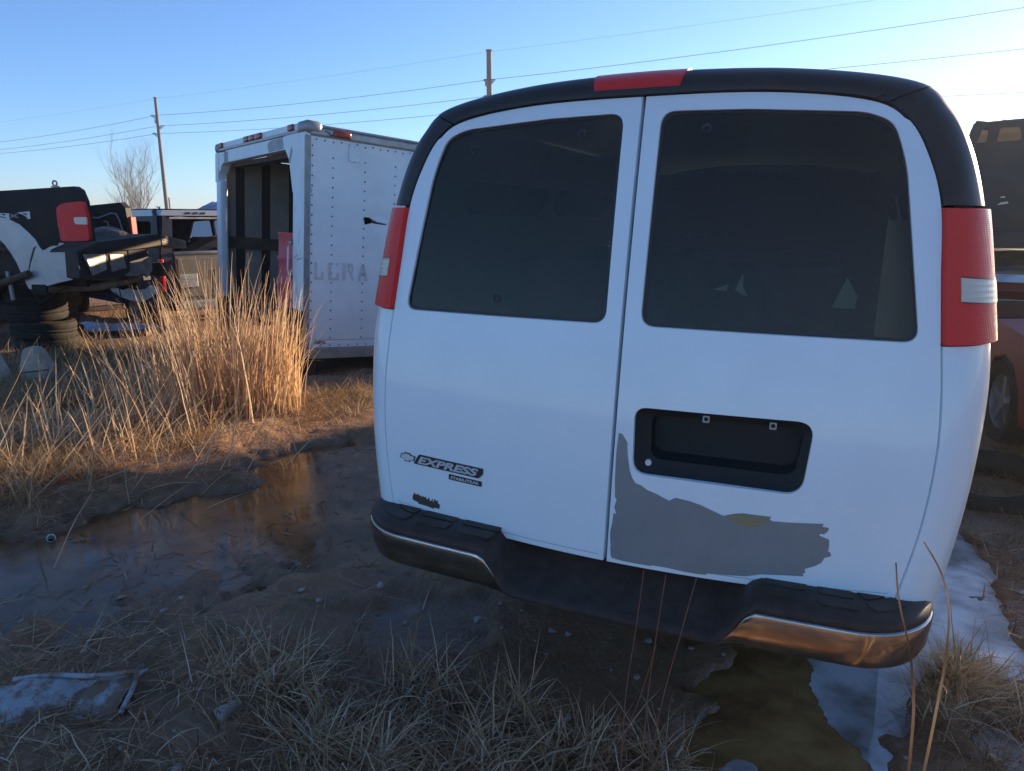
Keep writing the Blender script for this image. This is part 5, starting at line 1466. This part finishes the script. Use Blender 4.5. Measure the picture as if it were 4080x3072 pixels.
# pebbles: nobody could count them
def scatter_pebbles():
    mb = MB()
    n = 0
    base = []
    for q in range(6):
        bm = bmesh.new(); bmesh.ops.create_icosphere(bm, subdivisions=1, radius=1)
        for v in bm.verts: v.co = Vector((v.co.x * random.uniform(.65, 1.15), v.co.y * random.uniform(.6, 1.15), v.co.z * random.uniform(.6, 1.1)))
        base.append(([v.co.copy() for v in bm.verts], [[v.index for v in f.verts] for f in bm.faces])); bm.free()
    while n < 760:
        x = random.uniform(-3.2, 2.4); y = 1.3 + 2.9 * random.random() ** 1.6
        if fbm(np.array(x * 2.5 + 40), np.array(y * 2.5), 3) < .50 and random.random() > .2: continue
        h = float(ground_h(x, y))
        if h < WATER_Z - .005: continue
        r = .004 + .016 * random.random() ** 4
        vs, fs = random.choice(base)
        mt = Matrix.Rotation(random.uniform(0, 6.28), 3, 'Z') @ Matrix.Diagonal((r * random.uniform(.9, 1.6), r, r * random.uniform(.5, .8)))
        mb.add([(mt @ v) + Vector((x, y, h + r * .3)) for v in vs], fs)
        n += 1
    o = mb.build('pebbles', M['pebble'], None, False); o['kind'] = 'stuff'
scatter_pebbles()

# ================================================================== dry grass, straw, reeds
def blades(name, P, az, L, lean0, curl, width, tint, m, seg=4, sway=0.0, kind='stuff', twist=None, kink=0.0):
    n = len(P)
    az = np.asarray(az); L = np.broadcast_to(L, n); lean0 = np.broadcast_to(lean0, n); curl = np.broadcast_to(curl, n); width = np.broadcast_to(width, n)
    dirx, diry = np.cos(az), np.sin(az)
    tw = rng.uniform(-1.2, 1.2, n) if twist is None else twist
    sx, sy = -np.sin(az + tw * .5), np.cos(az + tw * .5)
    V = np.zeros((n, seg + 1, 2, 3)); pos = np.array(P, float).copy()
    kseg = rng.integers(1, seg + 1, n); kang = np.where(rng.random(n) < kink, rng.uniform(.5, 1.7, n), 0.0)
    for k in range(seg + 1):
        th = lean0 + curl * (k / seg) ** 1.3 + kang * (k >= kseg)
        w = width * (1 - .85 * (k / seg) ** 1.5) * .5
        V[:, k, 0, 0] = pos[:, 0] - sx * w; V[:, k, 0, 1] = pos[:, 1] - sy * w; V[:, k, 0, 2] = pos[:, 2]
        V[:, k, 1, 0] = pos[:, 0] + sx * w; V[:, k, 1, 1] = pos[:, 1] + sy * w; V[:, k, 1, 2] = pos[:, 2] + w * .4
        st = L / seg
        pos[:, 0] += np.sin(th) * dirx * st + (rng.normal(0, sway, n) * st if sway else 0)
        pos[:, 1] += np.sin(th) * diry * st + (rng.normal(0, sway, n) * st if sway else 0)
        pos[:, 2] += np.cos(th) * st
    V = V.reshape(-1, 3)
    b = (np.arange(n) * (seg + 1) * 2)[:, None, None]
    k = (np.arange(seg) * 2)[None, :, None]
    q = np.array([0, 1, 3, 2])[None, None, :]
    F = (b + k + q).reshape(-1, 4)
    me = bpy.data.meshes.new(name)
    me.vertices.add(len(V)); me.vertices.foreach_set('co', V.ravel())
    me.loops.add(F.size); me.loops.foreach_set('vertex_index', F.ravel().astype(np.int32))
    me.polygons.add(len(F)); me.polygons.foreach_set('loop_start', np.arange(0, F.size, 4, dtype=np.int32))
    me.update(calc_edges=True)
    a = me.attributes.new('tint', 'FLOAT', 'POINT')
    a.data.foreach_set('value', np.repeat(np.broadcast_to(tint, n), (seg + 1) * 2).astype(np.float32))
    o = link(name, me, m, None, True)
    if kind: o['kind'] = kind
    return o

def tufts(n_tufts, per, xr, yr, dens, spread, seedless=True):
    """blade roots gathered in tufts; dens(x, y) in 0..1 thins them"""
    X = rng.uniform(*xr, n_tufts * 6); Y = rng.uniform(*yr, n_tufts * 6)
    k = rng.random(len(X)) < dens(X, Y)
    X, Y = X[k][:n_tufts], Y[k][:n_tufts]
    n = len(X)
    cnt = per
    tx = np.repeat(X, cnt) + rng.normal(0, spread, n * cnt); ty = np.repeat(Y, cnt) + rng.normal(0, spread, n * cnt)
    base_az = np.repeat(rng.uniform(0, 2 * np.pi, n), cnt)
    size = np.repeat(rng.uniform(.6, 1.3, n), cnt)
    tint = np.repeat(rng.uniform(.15, .75, n), cnt)
    return tx, ty, base_az, size, tint
def dry_land(x, y, lim=-0.042): return ground_h(x, y) > lim

def under_van(x, y):
    c, s = math.cos(VYAW), math.sin(VYAW)
    dx, dy = x - VO.x, y - VO.y
    u = dx * c + dy * s; w = -dx * s + dy * c
    return (np.abs(u) < .95) & (w > -.02) & (w < 6)

# 1. clumps in front of the camera
def d1(x, y):
    f = fbm(x * 1.7 + 3, y * 1.7, 3)
    near = np.clip((2.75 - y) / .5, 0, 1) * np.clip((x + 1.5) / .9, .12, 1)
    return np.where(dry_land(x, y) & ~under_van(x, y), np.clip((f - .40) * 5, .05, 1) * near, 0)
tx, ty, ba, sz, tt = tufts(210, 20, (-2.2, 1.9), (1.35, 2.9), d1, .045)
n = len(tx)
blades('dry_grass', np.column_stack([tx, ty, ground_h(tx, ty) - .01]), ba + rng.normal(0, 1.1, n), sz * rng.uniform(.06, .25, n), rng.uniform(.35, 1.25, n), rng.uniform(.2, 1.9, n), rng.uniform(.0025, .0065, n), np.clip(tt * .8 + rng.normal(.08, .26, n), 0, 1), M['old_straw'], 6, .06, kink=.45)
# pale bent tussocks near the viewer
TX, TY = [], []
for (cx, cy, r_, k_) in ((-.62, 1.98, .12, 260), (-.42, 1.86, .10, 220), (-.80, 2.25, .13, 220), (-.10, 1.88, .11, 200), (.20, 1.92, .10, 200), (.02, 2.12, .12, 150), (-.35, 2.30, .13, 170), (-1.05, 2.32, .14, 120), (.47, 1.90, .07, 110)):
    TX.append(rng.normal(cx, r_ * .5, k_)); TY.append(rng.normal(cy, r_ * .4, k_))
X = np.concatenate(TX); Y = np.concatenate(TY); n = len(X)
blades('pale_tussocks', np.column_stack([X, Y, ground_h(X, Y) - .01]), rng.uniform(0, 6.28, n), rng.uniform(.10, .30, n), rng.uniform(.35, 1.25, n), rng.uniform(.2, 1.5, n), rng.uniform(.0030, .0078, n), np.clip(rng.normal(.70, .22, n), 0, 1), M['old_straw'], 7, .05, kink=.55)
# 2. flattened straw
def d2(x, y):
    f = fbm(x * 1.3 + 13, y * 1.3 + 4, 3)
    return np.where(dry_land(x, y, -.048) & ~under_van(x, y), np.clip((f - .36) * 4, .1, 1), 0)
X = rng.uniform(-3.2, 2.6, 60000); Y = 1.25 + 3.4 * rng.random(60000) ** 1.5
k = rng.random(60000) < d2(X, Y); X, Y = X[k][:11000], Y[k][:11000]; n = len(X)
blades('straw_litter', np.column_stack([X, Y, ground_h(X, Y) + .004]), rng.uniform(0, 6.28, n), rng.uniform(.03, .22, n), rng.uniform(1.25, 1.53, n), rng.uniform(-.05, .2, n), rng.uniform(.0022, .0062, n), np.clip(rng.normal(.45, .28, n), 0, 1), M['old_straw'], 3, .04)
# bits of straw and leaf floating on the water
X = np.concatenate([rng.uniform(-3.2, 0, 9000), rng.uniform(.4, 2.8, 5000)]); Y = np.concatenate([rng.uniform(2.3, 5.8, 9000), rng.uniform(1.5, 4.2, 5000)])
k = (ground_h(X, Y) < WATER_Z - .002) & (fbm(X * 2.1 + 31, Y * 2.1, 3) > .50) & ~under_van(X, Y); X, Y = X[k][:520], Y[k][:520]; n = len(X)
blades('floating_straw', np.column_stack([X, Y, np.full(n, WATER_Z + .003)]), rng.uniform(0, 6.28, n), rng.uniform(.015, .12, n), np.full(n, 1.56), np.zeros(n), rng.uniform(.002, .008, n), np.clip(rng.normal(.35, .25, n), 0, 1), M['old_straw'], 2)

# 3. bank of lit grass around the reeds and along the wet track
def bank(x, y):
    d = ((x + 1.35) * 2.3 - (y - 6.1) * 1.45) / 2.72
    f = fbm(x * 1.1 + 7, y * 1.1, 3)
    clear = (x > -2.35) & (y > 6.35 + (x + 2.1) * .75)
    return np.where(dry_land(x, y, -.02) & ~clear, np.clip(.35 - d * 2.2, 0, 1) * np.clip((f - .33) * 5, .08, 1), 0)
tx, ty, ba, sz, tt = tufts(1500, 24, (-6.5, -.6), (3.2, 8.6), bank, .05)
n = len(tx)
blades('bank_grass', np.column_stack([tx, ty, ground_h(tx, ty) - .01]), ba + rng.normal(0, 1.3, n), sz * rng.uniform(.08, .30, n) * np.where(tx > -2.1, .5, 1.0), rng.uniform(.2, 1.0, n), rng.uniform(.2, 1.6, n), rng.uniform(.0030, .0065, n), np.clip(tt + rng.normal(.1, .2, n), 0, 1), M['straw'], 4, .08)
X = rng.uniform(-5.0, -.6, 60000); Y = rng.uniform(3.2, 8.0, 60000)
k = rng.random(60000) < bank(X, Y); X, Y = X[k][:14000], Y[k][:14000]; n = len(X)
blades('bank_straw', np.column_stack([X, Y, ground_h(X, Y) + .01]), rng.uniform(0, 6.28, n), rng.uniform(.06, .36, n), rng.uniform(.9, 1.5, n), rng.uniform(-.2, .6, n), rng.uniform(.0025, .006, n), np.clip(rng.normal(.55, .22, n), 0, 1), M['straw'], 3, .06)
# 4. right side: brown matted grass among the puddles
def d4(x, y):
    f = fbm(x * 1.9 + 23, y * 1.9, 3)
    return np.where(dry_land(x, y, -.035) & ~under_van(x, y), np.clip((f - .36) * 5, .05, 1), 0)
tx, ty, ba, sz, tt = tufts(620, 22, (1.25, 4.6), (1.6, 6.0), d4, .05)
n = len(tx)
blades('matted_grass', np.column_stack([tx, ty, ground_h(tx, ty) - .01]), ba + rng.normal(0, .9, n), sz * rng.uniform(.05, .16, n), rng.uniform(.6, 1.3, n), rng.uniform(.1, 1.0, n), rng.uniform(.0025, .005, n), np.clip(tt * .55 + rng.normal(.0, .15, n), 0, 1), M['straw'], 4, .08)
# the tuft beside the bumper
n = 900
r_ = np.abs(rng.normal(0, .09, n)); a_ = rng.uniform(0, 6.28, n)
X = 1.57 + r_ * np.cos(a_); Y = 2.22 + r_ * np.sin(a_)
blades('hummock_grass', np.column_stack([X, Y, ground_h(X, Y) - .01]), a_ + rng.normal(0, .5, n), rng.uniform(.06, .18, n), rng.uniform(.2, 1.1, n), rng.uniform(.3, 1.4, n), rng.uniform(.002, .0042, n), np.clip(rng.normal(.5, .2, n), 0, 1), M['reed'], 4, .06)
# 5. rough field farther off
tx, ty, ba, sz, tt = tufts(2600, 10, (-22, 22), (6.5, 34), lambda x, y: np.where(dry_land(x, y, -.03) & ~((np.abs(x + .9) < 1.6) & (y < 9.5)) & ~under_van(x, y), .6, 0), .16)
n = len(tx)
blades('field_grass', np.column_stack([tx, ty, ground_h(tx, ty) - .02]), ba + rng.normal(0, 1.3, n), sz * rng.uniform(.1, .32, n), rng.uniform(.2, 1.0, n), rng.uniform(.2, 1.3, n), rng.uniform(.007, .014, n), np.clip(tt + rng.normal(.1, .15, n), 0, 1), M['straw'], 3, .08)
# grass behind the camera, where the chrome looks
tx, ty, ba, sz, tt = tufts(500, 14, (-3.5, 4.5), (-4.5, 1.2), lambda x, y: .6 + 0 * x, .08)
k = np.hypot(tx, ty) > .5
tx, ty, ba, sz, tt = tx[k], ty[k], ba[k], sz[k], tt[k]; n = len(tx)
blades('back_grass', np.column_stack([tx, ty, ground_h(tx, ty) - .02]), ba + rng.normal(0, 1.2, n), sz * rng.uniform(.15, .45, n), rng.uniform(.1, .8, n), rng.uniform(.2, 1.3, n), rng.uniform(.004, .008, n), np.clip(tt + rng.normal(.15, .15, n), 0, 1), M['straw'], 4, .08)

# 6. the stand of tall reeds
def reeds():
    roots = []
    for (cx, cy, rx, ry, n) in ((-2.62, 5.55, .24, .24, 165), (-2.30, 5.72, .24, .24, 160), (-2.0, 5.98, .15, .22, 120), (-2.95, 5.30, .28, .25, 34), (-3.1, 4.75, .32, .30, 30), (-2.75, 4.75, .3, .25, 22)):
        roots.append(np.column_stack([rng.normal(cx, rx * .55, n), rng.normal(cy, ry * .6, n)]))
    P = np.vstack(roots); n = len(P)
    Hh = rng.uniform(.62, 1.26, n) * np.clip(1.15 - .55 * np.hypot((P[:, 0] + 2.3) / 1.1, (P[:, 1] - 5.75) / .9), .45, 1.1)
    P3 = np.column_stack([P, ground_h(P[:, 0], P[:, 1]) - .02])
    out = np.arctan2(P[:, 1] - 5.6, P[:, 0] + 2.35) + rng.normal(0, .8, n)
    blades('reed_stems', P3, out, Hh, np.abs(rng.normal(0, .13, n)), rng.uniform(.03, .55, n), rng.uniform(.009, .014, n), np.clip(rng.normal(.55, .25, n), 0, 1), M['reed'], 7, .02, twist=np.zeros(n))
    m = 240
    i = rng.integers(0, n, m)
    Q = P3[i] + np.column_stack([rng.normal(0, .02, m), rng.normal(0, .02, m), np.zeros(m)])
    blades('reed_leaves', Q, rng.uniform(0, 6.28, m), Hh[i] * rng.uniform(.8, 1.2, m), rng.uniform(.05, .35, m), rng.uniform(.5, 1.9, m), rng.uniform(.006, .011, m), np.clip(rng.normal(.6, .2, m), 0, 1), M['reed'], 9, .03)
    # broken stalks leaning low across the bank
    m = 220
    X = rng.normal(-2.8, .55, m); Y = rng.normal(4.75, .5, m)
    blades('fallen_reeds', np.column_stack([X, Y, ground_h(X, Y) + .01]), rng.uniform(-1.0, 2.2, m), rng.uniform(.4, .9, m), rng.uniform(.5, 1.35, m), rng.uniform(.0, .5, m), rng.uniform(.006, .011, m), np.clip(rng.normal(.55, .2, m), 0, 1), M['reed'], 7, .02)
reeds()
# lone tall stalks one can count
def stalk(name, pts, r, m, label, cat, group=None, tint=.5, flat=1.0):
    mb = MB()
    P = [Vector(p) for p in pts]
    k = []
    for i in range(len(P) - 1):                     # finer curve
        p0 = P[max(i - 1, 0)]; p1 = P[i]; p2 = P[i + 1]; p3 = P[min(i + 2, len(P) - 1)]
        for j in range(5):
            f = j / 5
            k.append(.5 * ((2 * p1) + (-p0 + p2) * f + (2 * p0 - 5 * p1 + 4 * p2 - p3) * f * f + (-p0 + 3 * p1 - 3 * p2 + p3) * f ** 3))
    k.append(P[-1])
    nn = len(k)
    rads = [r * (1 - .45 * i / nn) for i in range(nn)]
    mb.tube(k, rads, 6)
    me = bpy.data.meshes.new(name); me.from_pydata(mb.v, [], mb.f)
    a = me.attributes.new('tint', 'FLOAT', 'POINT'); a.data.foreach_set('value', np.clip(tint + rng.normal(0, .12, len(mb.v)), 0, 1).astype(np.float32))
    o = link(name, me, m, None, True, 60)
    return tag(o, label, cat, group)
def nearer(pts, k, zb=-.02):
    """move a stalk closer to the viewer and shorten it to match, its foot kept on the ground"""
    out = [(x * k, y * k, EYE + (z - EYE) * k) for x, y, z in pts]
    x0, y0, z0 = out[0]; x1, y1, z1 = out[1]
    g0 = float(ground_h(x0, y0)) - .01
    if z0 > g0: out.insert(0, (x0 - (x1 - x0) * .4, y0, g0))
    else: out[0] = (x0, y0, g0)
    return out
g_ = lambda x, y: (x, y, float(ground_h(x, y)) - .01)
stalk('grass_stem', nearer([g_(.36, 2.00), (.362, 1.97, .22), (.375, 1.93, .45), (.385, 1.90, .66)], .90), .0019, M['stem_red'], 'leftmost of three thin reddish stems before the bumper centre', 'grass stem', 'thin stems before the bumper')
stalk('grass_stem', nearer([g_(.43, 2.00), (.432, 1.97, .22), (.440, 1.93, .45), (.450, 1.90, .645)], .90), .0021, M['stem_red'], 'middle one of three thin reddish stems before the bumper centre', 'grass stem', 'thin stems before the bumper')
stalk('grass_stem', nearer([g_(.47, 2.02), (.485, 1.97, .22), (.515, 1.93, .45), (.54, 1.90, .635)], .90), .0019, M['stem_red'], 'rightmost of three thin reddish stems before the bumper centre', 'grass stem', 'thin stems before the bumper')
stalk('grass_stem', nearer([g_(.37, 2.02), (.40, 1.98, .15), (.425, 1.95, .30), (.440, 1.93, .40)], .90), .0017, M['stem_red'], 'short slanting red stem crossing between the thin stems', 'grass stem', 'thin stems before the bumper')
def leafblade(pts, w, label, tint):
    mb = MB(); P = [Vector(p) for p in pts]; k = []
    for i in range(len(P) - 1):
        p0 = P[max(i - 1, 0)]; p1 = P[i]; p2 = P[i + 1]; p3 = P[min(i + 2, len(P) - 1)]
        for j in range(6):
            f = j / 6
            k.append(.5 * ((2 * p1) + (-p0 + p2) * f + (2 * p0 - 5 * p1 + 4 * p2 - p3) * f * f + (-p0 + 3 * p1 - 3 * p2 + p3) * f ** 3))
    k.append(P[-1]); nn = len(k); vs = []
    for i, p in enumerate(k):
        ww = w * (.55 + .45 * math.sin(math.pi * min(1, .25 + i / nn))) * (1 if i < nn - 3 else .8)
        vs += [p + Vector((-ww / 2, 0, 0)), p + Vector((0, -ww * .22, 0)), p + Vector((ww / 2, 0, 0)), p + Vector((0, ww * .10, 0))]
    fs = [(i * 4 + a, i * 4 + (a + 1) % 4, (i + 1) * 4 + (a + 1) % 4, (i + 1) * 4 + a) for i in range(nn - 1) for a in range(4)]
    fs += [(3, 2, 1, 0), tuple((nn - 1) * 4 + a for a in range(4))]
    me = bpy.data.meshes.new('cattail_leaf'); me.from_pydata([tuple(v) for v in vs], [], fs)
    a = me.attributes.new('tint', 'FLOAT', 'POINT'); a.data.foreach_set('value', np.clip(tint + .25 * np.sin(np.arange(len(vs)) / 4 * .45) + rng.normal(0, .06, len(vs)), 0, 1).astype(np.float32))
    return tag(link('cattail_leaf', me, M['straw'], None, True, 50), label, 'reed leaf', 'tall dry leaves before the right bumper end')
leafblade(nearer([(1.12, 1.72, -.04), (1.125, 1.72, .12), (1.115, 1.72, .33), (1.085, 1.72, .50), (1.035, 1.72, .66), (1.012, 1.72, .775)], .86), .0085, 'cut dry orange leaf blade standing left at the right bumper end', .35)
leafblade(nearer([(1.135, 1.70, -.04), (1.155, 1.70, .14), (1.165, 1.70, .36), (1.168, 1.70, .52), (1.155, 1.70, .66), (1.12, 1.70, .76), (1.065, 1.70, .845)], .86), .0078, 'curved dry tan leaf blade bending over the right bumper end', .62)

# ================================================================== thin scattering volume added in place of lens glare
hz = MB().box((-460, -70, -1.2), (460, 425, 13.5)).build('glare_volume', None)
hm = bpy.data.materials.new('glare_volume'); hm.use_nodes = True
hn = hm.node_tree; hn.nodes.clear()
ho_ = hn.nodes.new('ShaderNodeOutputMaterial'); hv = hn.nodes.new('ShaderNodeVolumePrincipled')
hv.inputs['Color'].default_value = (.80, .87, .95, 1); hv.inputs['Density'].default_value = .0012; hv.inputs['Anisotropy'].default_value = .55
hn.links.new(hv.outputs[0], ho_.inputs['Volume'])
hz.data.materials.append(hm)
tag(hz, kind='stuff')
